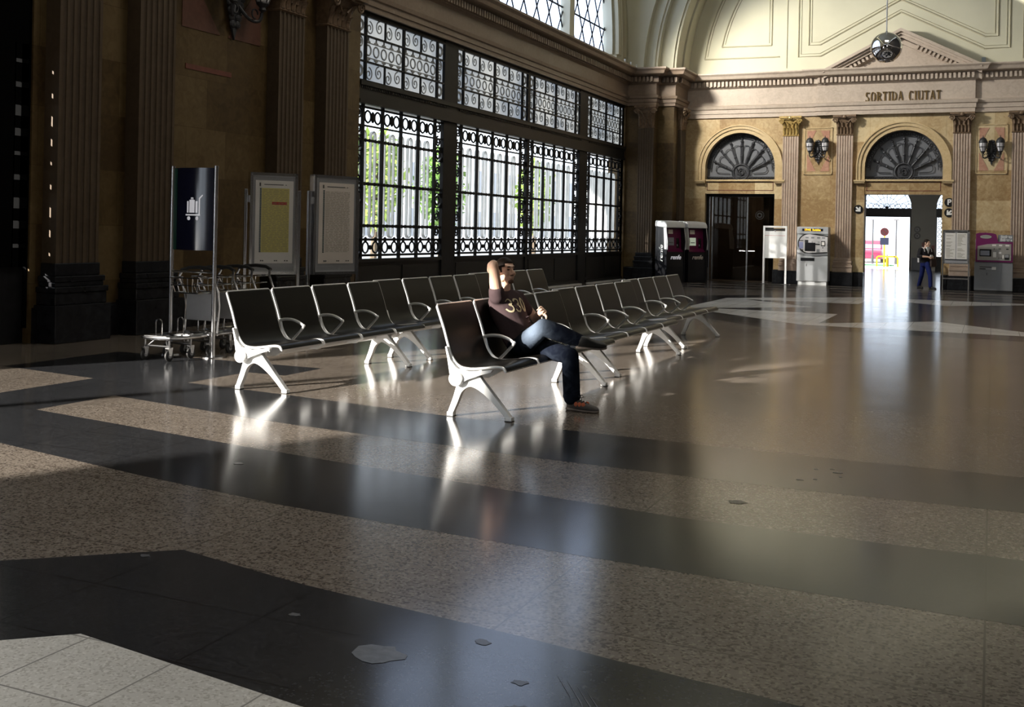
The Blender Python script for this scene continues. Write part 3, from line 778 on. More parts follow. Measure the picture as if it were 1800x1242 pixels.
# left doorway: sliding glass door with dark metal frame
d = struct(thing('door_1', None, None, (-8.02, YW+0.3, 0)))
m = MB(); m.b2(-1.2, 1.2, -0.08, 0.12, 2.93, 3.03); m.b2(-1.2, -1.10, -0.08, 0.1, 0, 3.0); m.b2(1.14, 1.2, -0.08, 0.1, 0, 3.0)
m.build('frame', IRON, d)
for x, nm in ((-0.98, 'left'), (0.24, 'right')):
    m = MB(); m.b2(x-0.025, x+0.025, -0.06, 0.0, 0.02, 2.93); m.build('stile', CHROME2, d)
m = MB(); m.b2(-1.10, -1.07, -0.06, 0.0, 0.02, 2.93); m.build('stile', CHROME2, d)
for x0, x1, yy in ((-0.96, 0.22, 0.03), (0.26, 1.14, -0.02)):
    m = MB(); m.b2(x0, x1, yy, yy+0.012, 0.04, 2.92); m.build('glass_leaf', DGLASS, d)
m = MB(); m.tube([(-0.02, -0.06, 1.05), (0.18, -0.06, 1.05)], 0.018, n=8); m.tube([(0.30, -0.08, 1.05), (0.52, -0.08, 1.05)], 0.03, n=8); m.tube([(-1.0, -0.1, 1.2), (-1.0, -0.1, 1.9)], 0.02, n=8)
m.build('handle', CHROME2, d)
m = MB(); m.torus((0.66, -0.03, 2.30), 0.14, 0.012, 'Y', 24, 5); m.torus((0.66, -0.03, 2.30), 0.07, 0.03, 'Y', 16, 5)
m.build('round_emblem', RUBBER, d)
# dark lobby behind it
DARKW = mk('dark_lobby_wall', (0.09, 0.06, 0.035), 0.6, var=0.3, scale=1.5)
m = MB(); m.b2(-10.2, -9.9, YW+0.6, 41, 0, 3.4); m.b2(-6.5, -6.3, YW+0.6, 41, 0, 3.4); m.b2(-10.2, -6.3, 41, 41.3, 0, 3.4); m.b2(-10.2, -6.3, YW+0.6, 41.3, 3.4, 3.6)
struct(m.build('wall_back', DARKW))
m = MB(); m.face([(-10.0, 38.0, 0), (-6.3, 38.0, 0), (-6.3, 41.2, 0), (-10, 41.2, 0)]); struct(m.build('floor', T_DARK, fixn=False))
# vestibule behind the right doorway
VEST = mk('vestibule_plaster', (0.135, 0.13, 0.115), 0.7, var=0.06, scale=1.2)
YE = 58.0
m = MB(); m.face([(-7.2, 38.0, 0), (1.0, 38.0, 0), (1.0, YE+0.4, 0), (-7.2, YE+0.4, 0)]); struct(m.build('floor', T_DARK, fixn=False))
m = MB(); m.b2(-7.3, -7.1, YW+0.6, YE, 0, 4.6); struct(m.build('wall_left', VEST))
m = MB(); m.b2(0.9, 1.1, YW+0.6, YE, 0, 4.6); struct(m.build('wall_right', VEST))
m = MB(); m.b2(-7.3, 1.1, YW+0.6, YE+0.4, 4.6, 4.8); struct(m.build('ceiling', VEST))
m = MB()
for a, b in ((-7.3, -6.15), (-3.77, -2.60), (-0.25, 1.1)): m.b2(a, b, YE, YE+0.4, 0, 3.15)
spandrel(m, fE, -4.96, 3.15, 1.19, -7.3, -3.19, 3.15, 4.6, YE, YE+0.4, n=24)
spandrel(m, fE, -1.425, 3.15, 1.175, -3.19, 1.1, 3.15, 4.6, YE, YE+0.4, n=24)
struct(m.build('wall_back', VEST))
for n, (c, r) in enumerate(((-4.96, 1.19), (-1.425, 1.175))):
    d = struct(thing('door_%d' % (2+n), None, None, (c, YE+0.2, 0)))
    m = MB(); m.b2(-r, r, -0.1, 0.1, 2.68, 3.12); 
    m.build('transom_beam', IRON, d)
    m = MB(); m.face([(-r*math.cos(PI*k/24), 0.05, 3.12+r*math.sin(PI*k/24)) for k in range(25)]); m.build('fanlight_pane', mk_glass('fanlight_glass', (0.85, 0.92, 1.0), 0.05) if n == 0 else bpy.data.materials['fanlight_glass'], d)
    m = MB()
    for k in range(1, 10):
        a = PI*k/10; m.tube([(0, 0, 3.14), (-r*math.cos(a), 0, 3.14+r*math.sin(a))], 0.012, n=4)
    for k in range(9): m.torus((-r+r*2*(k+0.5)/9, 0, 3.24), 0.12, 0.014, 'Y', 12, 4)
    for rr in (0.45, 0.9): m.tube([(-rr*r*math.cos(PI*k/20), 0, 3.14+rr*r*math.sin(PI*k/20)) for k in range(21)], 0.012, n=4)
    m.build('fanlight_grille', IRON, d)
    if n == 1:
        m = MB(); m.b2(-r, r, -0.04, 0.04, 0, 0.72); m.build('lower_panel', IRON, d)
        m = MB()
        for k in range(9):
            x = -r+0.02+k*(2*r-0.04)/8
            m.tube([(x, 0, 0.7), (x, 0, 2.7)], 0.022, n=4)
        for k in range(8):
            x = -r+0.02+(k+0.5)*(2*r-0.04)/8
            if k % 2 == 0:
                for q in range(9): m.torus((x, 0, 0.86+q*0.22), 0.085, 0.018, 'Y', 10, 4)
        m.build('grille', IRON, d)
    else:
        m = MB(); m.b2(-r, -r+0.07, -0.06, 0.06, 0, 2.7); m.b2(r-0.07, r, -0.06, 0.06, 0, 2.7); m.build('frame', IRON, d)
# ================================================================= BEAM SEATING
def bez(pts, n=5):
    """Catmull-Rom through 2d points"""
    out = []
    P = [pts[0]]+list(pts)+[pts[-1]]
    for i in range(1, len(P)-2):
        for k in range(n):
            t = k/n; a, b, c, d = [Vector(P[i+j]) for j in (-1, 0, 1, 2)]
            out.append(0.5*((2*b)+(c-a)*t+(2*a-5*b+4*c-d)*t*t+(3*b-a-3*c+d)*t**3))
    out.append(Vector(P[-2])); return out
SEATP = bez([(-0.345, 0.935), (-0.32, 0.87), (-0.27, 0.74), (-0.225, 0.60), (-0.185, 0.505), (-0.12, 0.435), (-0.02, 0.418), (0.10, 0.430), (0.22, 0.448), (0.29, 0.445), (0.315, 0.415)])
PITCH = 0.725
def seat_shell(w=0.655, th=0.03):
    m = MB(); rings = []
    n = len(SEATP)
    for i, p in enumerate(SEATP):
        t = (SEATP[min(i+1, n-1)]-SEATP[max(i-1, 0)]).normalized(); nn = Vector((-t.y, t.x))
        # nn points to the sitter's side (up/front)
        a, b = p+nn*th*0.5, p-nn*th*0.5
        rings.append([(a.x, -w/2, a.y), (a.x, w/2, a.y), (b.x, w/2, b.y), (b.x, -w/2, b.y)])
    m.sweep(rings); return m
def make_bench(label, group, loc, legs, arms=(1, 2, 3), near_cap=True):
    root = thing('beam_bench', label, 'bench', loc, 0, group)
    L = 4*PITCH
    m = MB(); m.lathe([(0.047, 0.0), (0.047, L)], (-0.12, 0, 0.335), 16, 'Y'); m.build('beam', WHITE, root, smooth=True)
    for y in (0.0, L):
        m = MB(); s = -1 if y == 0 else 1
        m.lathe([(0.0, y+s*0.055), (0.05, y+s*0.055), (0.062, y+s*0.045), (0.064, y-s*0.05), (0.05, y-s*0.05)], (-0.12, 0, 0.335), 20, 'Y')
        m.build('end_cap', WHITE, root, smooth=True)
    for y in legs:                                              # cast forked leg
        m = MB(); f = lambda a, b, d: (a, y+d, b)
        A = bez([(0.375, 0.028), (0.235, 0.18), (0.10, 0.315), (0.055, 0.375)], 3)
        inner = bez([(0.325, 0.028), (0.19, 0.155), (0.075, 0.235), (0.0, 0.265), (-0.07, 0.235), (-0.12, 0.15), (-0.172, 0.028)], 4)
        outer = [(-0.225, 0.028), (-0.175, 0.16), (-0.125, 0.29), (-0.12, 0.37)]
        # loft strips between outer rim and inner rim
        rim_o = bez([(0.378, 0.028), (0.24, 0.18), (0.12, 0.31), (0.05, 0.378), (-0.06, 0.378), (-0.125, 0.31), (-0.175, 0.16), (-0.225, 0.028)], 5)
        k = len(rim_o); rim_i = bez([(0.322, 0.028), (0.19, 0.155), (0.09, 0.228), (0.02, 0.262), (-0.03, 0.262), (-0.09, 0.215), (-0.13, 0.12), (-0.172, 0.028)], 5)
        rings = [[f(o.x, o.y, -0.028), f(o.x, o.y, 0.028), f(i_.x, i_.y, 0.028), f(i_.x, i_.y, -0.028)] for o, i_ in zip(rim_o, rim_i)]
        m.sweep(rings); lg = m.build('leg', WHITE, root, bevel=0.006)
        for fx_ in (0.35, -0.198):
            mm = MB(); mm.box((fx_, y, 0.023), (0.060, 0.062, 0.034)); mm.build('foot', WHITE, lg, bevel=0.006)
            mm = MB(); mm.box((fx_, y, 0.003), (0.064, 0.066, 0.006)); mm.build('rubber_pad', RUBBER, lg)
    sh = None
    for k in range(4):
        yc = (k+0.5)*PITCH
        if sh is None:
            sh = seat_shell().build('seat', SEAT, root, smooth=True); sh.location = (0, yc, 0)
            e = MB()
            for s in (-1, 1): e.tube([(p.x, s*0.336, p.y) for p in SEATP], 0.013, n=8)
            e.tube([(SEATP[0].x, -0.336, SEATP[0].y), (SEATP[0].x-0.004, -0.32, SEATP[0].y+0.012), (SEATP[0].x-0.004, 0.32, SEATP[0].y+0.012), (SEATP[0].x, 0.336, SEATP[0].y)], 0.010, n=6)
            e.tube([(SEATP[-1].x, -0.336, SEATP[-1].y), (SEATP[-1].x, 0.336, SEATP[-1].y)], 0.010, n=6)
            er = e.build('edge_rail', SATIN, sh, smooth=True)
            e = MB(); e.prism([(-0.17, 0.30), (-0.17, 0.44), (-0.1, 0.405), (0.16, 0.415), (0.16, 0.39), (0.02, 0.31)], lambda a, b, d: (a, d, b), -0.03, 0.03)
            br = e.build('seat_bracket', WHITE, sh)
            first = sh
        else:
            c = first.copy(); COL.objects.link(c); c.location = (0, yc, 0)
            for ch in first.children:
                q = ch.copy(); COL.objects.link(q); q.parent = c
    # white cast end frame at each end of the unit
    for y, s in ((0.0, -1), (L, 1)):
        m = MB(); f = lambda a, b, d: (a, y-s*0.0+d, b)
        m.prism([(-0.237, 0.60), (-0.222, 0.60), (-0.185, 0.49), (-0.12, 0.418), (-0.02, 0.402), (0.10, 0.412), (0.215, 0.43), (0.20, 0.405), (0.10, 0.375), (-0.02, 0.33), (-0.10, 0.285), (-0.165, 0.30), (-0.19, 0.37), (-0.212, 0.49)], f, -0.018, 0.018)
        m.build('end_frame', WHITE, root, bevel=0.004)
    arm = None
    for j in arms:
        if arm is None:
            m = MB()
            top = bez([(-0.245, 0.615), (-0.17, 0.638), (-0.06, 0.640), (0.03, 0.612), (0.075, 0.582)], 5)
            m.tube([(p.x, 0, p.y) for p in top], 0.015, n=8)
            fr = bez([(0.078, 0.585), (0.07, 0.565), (-0.02, 0.47), (-0.09, 0.405), (-0.10, 0.395)], 5)
            m.tube([(p.x, 0, p.y) for p in fr], 0.014, n=8)
            rr = bez([(-0.248, 0.615), (-0.225, 0.53), (-0.195, 0.45), (-0.14, 0.40), (-0.09, 0.39)], 5)
            m.tube([(p.x, -0.012, p.y) for p in rr], 0.014, n=8); m.tube([(p.x+0.035, 0.012, p.y-0.005) for p in rr], 0.012, n=8)
            m.ell((0.078, 0, 0.583), 0.019, n=10); m.ell((-0.247, 0, 0.615), 0.018, n=10)
            m.tube([(-0.11, 0, 0.395), (-0.12, 0, 0.34)], 0.02, n=8)
            arm = m.build('armrest', SATIN, root, smooth=True); arm.location = (0, j*PITCH, 0)
        else:
            c = arm.copy(); COL.objects.link(c); c.location = (0, j*PITCH, 0)
    return root
GA, GB = 'bench units of the row by the window', 'bench units of the front row'
make_bench('black seat bench nearest the luggage trolleys, first of the window row', GA, (-6.50, 8.52, 0), (0.06, 2.44))
make_bench('black seat bench in the middle of the window row, behind the seated man', GA, (-6.60, 11.42, 0), (0.24, 2.80))
make_bench('black seat bench at the far end of the window row, beyond the man\'s head', GA, (-6.72, 14.32, 0), (0.5, 2.6))
make_bench('black seat bench where the man sits, nearest unit of the front row', GB, (-4.02, 8.23, 0), (0.05, 2.46))
make_bench('brown-black empty bench in the middle of the front row, right of the seated man', GB, (-4.12, 11.15, 0), (0.30, 2.83))
make_bench('brown-black empty bench at the far end of the front row towards the doors', GB, (-4.26, 14.06, 0), (0.72, 2.74))

# ================================================================= SIGNS AND STANDS
NAVY = mk('glossy_navy_sign', (0.006, 0.007, 0.022), 0.13, spec=0.7)
GREEN = mk('green_edge', (0.0, 0.035, 0.015), 0.3)
PICTO = mk_emit('glowing_white_mark', (0.80, 0.78, 0.82), 0.42)  # given a slight glow so marks stay bright on unlit faces
PAPER = mk('white_paper', (0.78, 0.75, 0.70), 0.6, var=0.06, scale=2)
PAPER2 = mk('grey_white_paper', (0.80, 0.72, 0.64), 0.55, var=0.1, scale=1.5)
YELLOW = mk('yellow_paper', (0.66, 0.58, 0.20), 0.6, var=0.06, scale=3)
INK = mk('ink', (0.10, 0.10, 0.10), 0.6)
INKT = mk('teal_ink', (0.02, 0.07, 0.08), 0.6)
INKL = mk('pale_ink', (0.30, 0.27, 0.19), 0.6)
REDP = mk('red_print', (0.45, 0.06, 0.05), 0.6)

s = thing('luggage_sign', 'tall navy curved sign with white suitcase-on-trolley pictogram between chrome posts', 'sign', (-8.9, 10.46, 0))
for x in (-0.33, 0.33):
    m = MB(); m.lathe([(0.027, 0.01), (0.027, 2.31)], (x, 0, 0), 14); m.build('post', CHROME2, s, smooth=True)
    m = MB(); m.lathe([(0.0, 0), (0.14, 0), (0.14, 0.012), (0.03, 0.02), (0.0, 0.02)], (x, 0, 0), 24); m.build('base_plate', CHROME2, s)
m = MB(); m.tube([(-0.33, 0, 1.02), (0.33, 0, 1.02)], 0.014, n=8); m.build('crossbar', CHROME2, s, smooth=True)
m = MB(); rings = []
for k in range(17):
    t = k/16; x = -0.305+0.61*t; y = -0.06*math.sin(PI*t)-0.005
    rings.append([(x, y, 1.285), (x, y, 2.285), (x, y+0.02, 2.285), (x, y+0.02, 1.285)])
m.sweep(rings); pan = m.build('curved_panel', NAVY, s, smooth=True)
def cy(x): return -0.06*math.sin(PI*(x+0.305)/0.61)-0.005-0.003
m = MB()
m.face([(-0.304, cy(-0.304)-0.001, 1.29), (-0.235, cy(-0.235)-0.001, 1.29), (-0.235, cy(-0.235)-0.001, 2.28), (-0.304, cy(-0.304)-0.001, 2.28)]); m.build('green_strip', GREEN, pan)
m = MB()
def cur(x0, x1, z0, z1):
    n = 5; P = [(x0+(x1-x0)*k/n) for k in range(n+1)]
    m.strip([(x, cy(x), z0) for x in P], [(x, cy(x), z1) for x in P])
DX = 0.045
cy0 = cy
def cy(x): return cy0(x+DX)
cur(-0.095, -0.07, 1.74, 1.88); cur(-0.058, 0.02, 1.74, 1.895); cur(0.032, 0.06, 1.74, 1.88)
cur(-0.035, -0.024, 1.895, 1.915); cur(-0.012, -0.001, 1.895, 1.915); cur(-0.035, -0.001, 1.913, 1.924)
cur(-0.115, 0.095, 1.705, 1.722)
m.face([(0.075, cy(0.08), 1.72), (0.093, cy(0.09), 1.72), (0.093, cy(0.09), 1.92), (0.075, cy(0.08), 1.92)])
m.face([(0.075, cy(0.08), 1.915), (0.093, cy(0.095), 1.91), (0.128, cy(0.128), 1.95), (0.12, cy(0.12), 1.96)])
for x in (-0.065, 0.055):
    m.face([(x+0.024*math.cos(2*PI*k/16), cy(x), 1.672+0.024*math.sin(2*PI*k/16)) for k in range(16)])
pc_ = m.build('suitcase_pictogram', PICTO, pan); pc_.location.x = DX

def timetable(loc, rz, w, label, yellow):
    t = thing('timetable_stand', label, 'timetable stand', loc, rz, 'timetable stands by the window')
    for x in (-w/2-0.06, w/2+0.05):
        m = MB(); m.b2(x-0.022, x+0.022, -0.022, 0.022, 0.02, 2.12); m.build('post', CHROME2, t, bevel=0.004)
        m = MB(); m.b2(x-0.05, x+0.05, -0.28, 0.28, 0, 0.025); m.build('foot', CHROME2, t, bevel=0.004)
        m = MB(); m.box((x*0.95, 0, 1.98), (0.07, 0.03, 0.10)); m.build('clamp', ALU, t)
    m = MB(); m.b2(-w/2, w/2, -0.05, 0.05, 0.92, 2.34); fr = m.build('display_case', GREYP, t, bevel=0.008)
    m = MB()
    for a in ((-w/2, w/2, 0.90, 0.94), (-w/2, w/2, 2.32, 2.36), (-w/2-0.01, -w/2+0.03, 0.9, 2.36), (w/2-0.03, w/2+0.01, 0.9, 2.36)): m.b2(a[0], a[1], -0.062, 0.055, a[2], a[3])
    m.build('case_frame', ALU if yellow else CHROME2, fr)
    p = MB(); p.b2(-w*0.40, w*0.42, -0.054, -0.051, 1.06, 2.25); ps = p.build('poster', PAPER if yellow else PAPER2, t)
    y = -0.0555
    if yellow:
        m = MB(); m.b2(-w*0.27, w*0.33, y, y+0.001, 1.22, 2.14); m.build('yellow_field', YELLOW, ps)
        m = MB(); m.b2(-0.03, w*0.28, y-0.001, y, 1.905, 1.945); m.build('red_strip', REDP, ps)
    y -= 0.0012
    m = MB()
    for k in range(44): m.b2(-w*0.31, -w*0.275, y, y+0.0005, 1.22+k*0.021, 1.22+k*0.021+0.014)
    m.build('hour_column', INKT, ps)
    m = MB(); rnd = random.Random(3 if yellow else 5)
    for k in range(42):
        z = 1.235+k*0.0214
        x = -w*0.25
        while x < w*0.30:
            l = rnd.uniform(0.02, 0.09); m.b2(x, min(x+l, w*0.32), y, y+0.0005, z, z+0.0055); x += l+rnd.uniform(0.008, 0.03)
    m.build('printed_lines', INKL, ps)
    m = MB(); m.b2(-w*0.32, -w*0.29, y, y+0.0005, 2.165, 2.215); m.b2(-w*0.22, w*0.2, y, y+0.0005, 2.185, 2.197); m.b2(w*0.24, w*0.27, y, y+0.0005, 2.185, 2.195)
    for x in (-0.28, -0.24, 0.02, 0.06, 0.24, 0.29): m.b2(w*x, w*(x+0.03), y, y+0.0005, 1.09, 1.108)
    m.build('header_and_logos', INK, ps)
    m = MB(); m.b2(-w*0.45, w*0.45, -0.060, -0.058, 0.96, 2.30); m.build('cover_glass', mk_glass('cover_glass', (0.95, 0.95, 0.95), 0.03, 0.05) if 'cover_glass' not in bpy.data.materials else bpy.data.materials['cover_glass'], fr)
    return t
timetable((-9.50, 12.85, 0), math.radians(54), 0.68, 'timetable stand with a yellow printed poster and red strip', True)
timetable((-8.95, 13.6, 0), math.radians(72), 0.80, 'timetable stand with a plain greyish poster, right beside the window', False)

# white notice stand beside the silver machine
n = thing('notice_stand', 'slim white notice stand with a blank pale board, left of the silver ticket machine', 'notice stand', (-6.60, 36.35, 0))
for x in (-0.36, 0.36):
    m = MB(); m.b2(x-0.03, x+0.03, -0.025, 0.025, 0.015, 1.90); m.build('post', WHITE, n)
    m = MB(); m.lathe([(0, 0), (0.16, 0), (0.16, 0.012), (0.0, 0.02)], (x, 0, 0), 20); m.build('foot', CHROME2, n)
m = MB(); m.b2(-0.39, 0.39, -0.03, 0.03, 1.87, 1.93); m.build('top_rail', WHITE, n)
m = MB(); m.b2(-0.33, 0.33, -0.015, 0.015, 0.86, 1.76); b_ = m.build('board', WHITE, n)
m = MB(); m.b2(-0.32, 0.32, -0.02, 0.0, 1.77, 1.84); m.build('dark_header', RUBBER, n)
m = MB(); m.b2(-0.33, 0.33, -0.0165, -0.015, 1.605, 1.615); m.build('fold_line', REDP, b_)
m = MB(); m.box((0, -0.02, 1.76), (0.03, 0.02, 0.05)); m.build('clip', GREYP, n)
# folding notice board by the right doorway
n = thing('notice_board', 'grey framed notice board with two printed sheets beside the open doorway', 'notice board', (-1.02, 35.75, 0))
for x in (-0.37, 0.37):
    m = MB(); m.b2(x-0.018, x+0.018, -0.018, 0.018, 0, 1.86); m.build('leg', ALU, n)
m = MB(); m.b2(-0.37, 0.37, -0.015, 0.015, 0.38, 0.42); m.build('crossbar', ALU, n)
m = MB(); m.b2(-0.36, 0.36, -0.02, 0.02, 0.86, 1.88); bd = m.build('board', GREYP, n)
m = MB()
for a in ((-0.37, 0.37, 1.84, 1.89), (-0.37, 0.37, 0.85, 0.88), (-0.37, -0.335, 0.85, 1.89), (0.335, 0.37, 0.85, 1.89)): m.b2(a[0], a[1], -0.03, 0.02, a[2], a[3])
m.build('frame', ALU, bd)
for x0, x1 in ((-0.31, -0.01), (0.01, 0.31)):
    m = MB(); m.b2(x0, x1, -0.026, -0.021, 1.0, 1.80); sh_ = m.build('sheet', PAPER, n)
    m = MB(); rnd = random.Random(int(x0*100))
    for k in range(22):
        if rnd.random() < 0.8: m.b2(x0+0.03, x0+0.03+rnd.uniform(0.1, 0.24), -0.0275, -0.0265, 1.05+k*0.033, 1.062+k*0.033)
    m.build('printed_lines', INKL, sh_)
m = MB(); m.b2(-0.31, 0.31, -0.028, -0.02, 0.97, 0.99); m.b2(-0.31, -0.04, -0.028, -0.02, 1.81, 1.835); m.b2(0.04, 0.31, -0.028, -0.02, 1.81, 1.835); m.build('retaining_strip', RUBBER, n)

# round wall signs
DISC = mk('black_disc', (0.008, 0.008, 0.008), 0.35)
WMARK = mk('white_mark', (0.80, 0.80, 0.78), 0.5)
def disc(x, z, label, y=YW, r=0.145, cat='sign'):
    d = thing('round_sign', label, cat, (x, y, z), 0, 'round black direction signs')
    m = MB(); m.lathe([(0, -0.03), (r*0.97, -0.03), (r, -0.024), (r, 0), (0, 0)], n=32, axis='Y'); m.build('disc', DISC, d, smooth=True)
    return d
def arrow(d, ang):
    m = MB(); L = 0.1
    P = [(-L, 0.025), (0.0, 0.025), (-0.045, 0.07), (-0.012, 0.105), (L+0.005, 0), (-0.012, -0.105), (-0.045, -0.07), (0.0, -0.025), (-L, -0.025)]
    c, s_ = math.cos(ang), math.sin(ang)
    m.prism([(a*c-b*s_, a*s_+b*c) for a, b in P], lambda a, b, q: (a, q, b), -0.035, -0.029); m.build('white_arrow', WMARK, d)
arrow(disc(-4.07, 2.53, 'round black sign with white arrow pointing down right, left of the open doorway'), math.radians(-47))
arrow(disc(-1.29, 2.45, 'round black sign with white arrow pointing down left, under the P sign'), math.radians(-133))
d = disc(-1.29, 2.78, 'round black sign with a white letter P right of the open doorway')
text('letter', 'P', 0.24, WMARK, d, (0, -0.031, 0), (PI/2, 0, 0), 0.002, bold=0.008)
for z, lb in ((2.06, 'upper dim round sign on the dark vestibule wall'), (1.74, 'lower dim round sign on the dark vestibule wall')):
    dd = disc(-3.47, z, lb, y=YE, r=0.16); dd['group'] = 'dim round signs in the vestibule'
    m = MB(); m.torus((0, -0.033, 0), 0.07, 0.012, 'Y', 16, 5); m.build('ring_mark', GREYP, dd)

# carved bronze lettering on the frieze
LET = mk('dark_bronze_letter', (0.17, 0.105, 0.03), 0.45, metal=0.4)
lt = thing('frieze_lettering', 'raised bronze capital letters SORTIDA CIUTAT on the stone frieze', 'lettering', (-2.755, YW-0.18, 6.21))
words = 'SORTIDA CIUTAT'; wd = {'S': .17, 'O': .19, 'R': .185, 'T': .17, 'I': .11, 'D': .19, 'A': .19, ' ': .13, 'C': .18, 'U': .19}
tot = sum(wd[c] for c in words); x = -tot/2; H_ = 0.31
def letter(ch, xc, w):
    m = MB(); h = H_; f = lambda a, b, q: (xc+a, q, b-h/2); T = 0.036; t2 = 0.016
    def stroke(a, b, wd_): 
        d = (Vector(b)-Vector(a)).normalized(); nn = Vector((-d.y, d.x))*wd_/2; a, b = Vector(a), Vector(b)
        m.prism([tuple(a+nn), tuple(b+nn), tuple(b-nn), tuple(a-nn)], f, -0.035, 0.03)
    def serif(x_, z_, w_): m.prism([(x_-w_/2, z_), (x_+w_/2, z_), (x_+w_/2, z_+0.013), (x_-w_/2, z_+0.013)], f, -0.035, 0.03)
    def arc(cx, cz, rx, rz, a0, a1, n=14, w0=0.014, w1=0.036):
        P = []
        for k in range(n+1):
            a = math.radians(a0+(a1-a0)*k/n); thick = w0+(w1-w0)*abs(math.cos(a))
            P.append([f(cx+(rx)*math.cos(a), cz+rz*math.sin(a), q) for q in (-0.035, 0.03)] + [f(cx+(rx-thick)*math.cos(a), cz+(rz-thick*0.8)*math.sin(a), q) for q in (0.03, -0.035)])
        m.sweep(P)
    r = w*0.40
    if ch == 'I': stroke((0, 0), (0, h), T); serif(0, 0, 0.075); serif(0, h-0.013, 0.075)
    elif ch == 'T': stroke((0, 0), (0, h), T); serif(0, 0, 0.08); stroke((-r, h-0.01), (r, h-0.01), 0.02); stroke((-r+0.006, h), (-r+0.012, h-0.05), 0.012); stroke((r-0.006, h), (r-0.012, h-0.05), 0.012)
    elif ch == 'O': arc(0, h/2, r*1.02, h/2+0.005, 0, 360, 28)
    elif ch == 'C': arc(0.01, h/2, r, h/2+0.005, 45, 315, 24); stroke((r*0.72, h*0.78), (r*0.72, h), 0.014); stroke((r*0.72, 0.0), (r*0.72, h*0.2), 0.014)
    elif ch == 'D': stroke((-r*0.7, 0), (-r*0.7, h), T); serif(-r*0.7, 0, 0.08); serif(-r*0.7, h-0.013, 0.08); arc(-r*0.5, h/2, r*1.5, h/2, -90, 90, 16)
    elif ch == 'U': stroke((-r*0.72, h*0.25), (-r*0.72, h), T); stroke((r*0.75, h*0.25), (r*0.75, h), t2); serif(-r*0.72, h-0.013, 0.08); serif(r*0.75, h-0.013, 0.06); arc(0.0, h*0.27, r*0.9, h*0.27, 180, 360, 14)
    elif ch == 'A': stroke((-r*0.85, 0), (0, h), t2); stroke((0, h), (r*0.85, 0), T); stroke((-r*0.5, h*0.34), (r*0.5, h*0.34), 0.014); serif(-r*0.85, 0, 0.06); serif(r*0.85, 0, 0.075)
    elif ch == 'R': stroke((-r*0.6, 0), (-r*0.6, h), T); serif(-r*0.6, 0, 0.08); serif(-r*0.6, h-0.013, 0.08); arc(-r*0.4, h*0.75, r*1.1, h*0.25, -90, 90, 14); stroke((-r*0.05, h*0.48), (r*0.95, 0), T)
    elif ch == 'S': arc(0, h*0.74, r*0.78, h*0.265, 30, 270, 16); arc(0, h*0.255, r*0.82, h*0.27, 90, -150, 16); stroke((r*0.66, h*0.8), (r*0.66, h), 0.012); stroke((-r*0.7, 0), (-r*0.7, h*0.2), 0.012)
    m.build('letter', LET, lt)
for ch in words:
    if ch != ' ': letter(ch, x+wd[ch]/2, wd[ch])
    x += wd[ch]

# ================================================================= WALL LANTERNS
LANT = mk('lantern_iron', (0.025, 0.025, 0.028), 0.5, var=0.3, scale=15)
LGLASS = mk('milky_lantern_glass', (0.62, 0.60, 0.62), 0.3)
def lantern(loc, rz, sc_, label):
    t = thing('wall_lantern', label, 'wall lantern', loc, rz, 'twin wall lanterns')
    S = sc_
    m = MB()
    m.prism([(0, -0.55*S), (0.16*S, 0), (0.06*S, 0.28*S), (0, 0.42*S), (-0.06*S, 0.28*S), (-0.16*S, 0)], lambda a, b, q: (a, q, b), -0.06, -0.02)
    for k in range(9):
        z = (-0.35+k*0.085)*S; ww = 0.13*S*(1-abs(z/S)/0.55)
        for sd in (-1, 1): m.ell((sd*ww, -0.07, z), (0.06*S, 0.03, 0.05*S), n=8)
    m.ell((0, -0.09, 0), (0.08*S, 0.05, 0.14*S), n=10)
    m.build('back_plate', LANT, t)
    for sd in (-1, 1):
        cx, cyy, cz = sd*0.29*S, -0.25*S, 0.12*S
        m = MB()
        P = bez([(0.03, -0.10), (0.16, -0.26), (0.27, -0.27), (0.30, -0.16)], 5)
        m.tube([(sd*p.x*S, -0.06-(0.19*S)*(p.x/0.3), p.y*S) for p in P], 0.022*S, n=7)
        P = [(0.20+0.06*math.cos(a), -0.19+0.06*math.sin(a)) for a in [k*0.55 for k in range(10)]]
        m.tube([(sd*a*S, -0.2*S, b*S) for a, b in P], 0.012*S, n=5)
        m.build('arm', LANT, t)
        m = MB(); m.lathe([(0.07*S, -0.16*S), (0.125*S, 0.0*S), (0.135*S, 0.16*S), (0.13*S, 0.17*S)], (cx, cyy, cz), 12); g = m.build('lantern_glass', LGLASS, t, smooth=True)
        m = MB()
        m.lathe([(0.150*S, 0.15*S), (0.155*S, 0.18*S), (0.14*S, 0.24*S), (0.10*S, 0.31*S), (0.04*S, 0.35*S), (0.012*S, 0.36*S), (0.014*S, 0.40*S), (0.0, 0.44*S)], (cx, cyy, cz), 12)
        m.build('cap', LANT, g, smooth=True)
        m = MB()
        for k in range(6):
            a = 2*PI*k/6+0.3; m.tube([(cx+0.14*S*math.cos(a), cyy+0.14*S*math.sin(a), cz+0.16*S), (cx+0.13*S*math.cos(a), cyy+0.13*S*math.sin(a), cz), (cx+0.075*S*math.cos(a), cyy+0.075*S*math.sin(a), cz-0.16*S)], 0.008*S, n=5)
        m.torus((cx, cyy, cz), 0.13*S, 0.012*S, 'Z', 14, 5)
        m.lathe([(0.075*S, -0.15*S), (0.085*S, -0.17*S), (0.04*S, -0.22*S), (0.05*S, -0.25*S), (0, -0.29*S)], (cx, cyy, cz), 10)
        m.build('cage', LANT, g)
    return t
lantern((-5.40, YW, 4.50), 0, 0.86, 'twin black wall lantern between the two end wall doorways')
lantern((-0.08, YW, 4.42), 0, 0.86, 'twin black wall lantern above the maroon ticket machine')
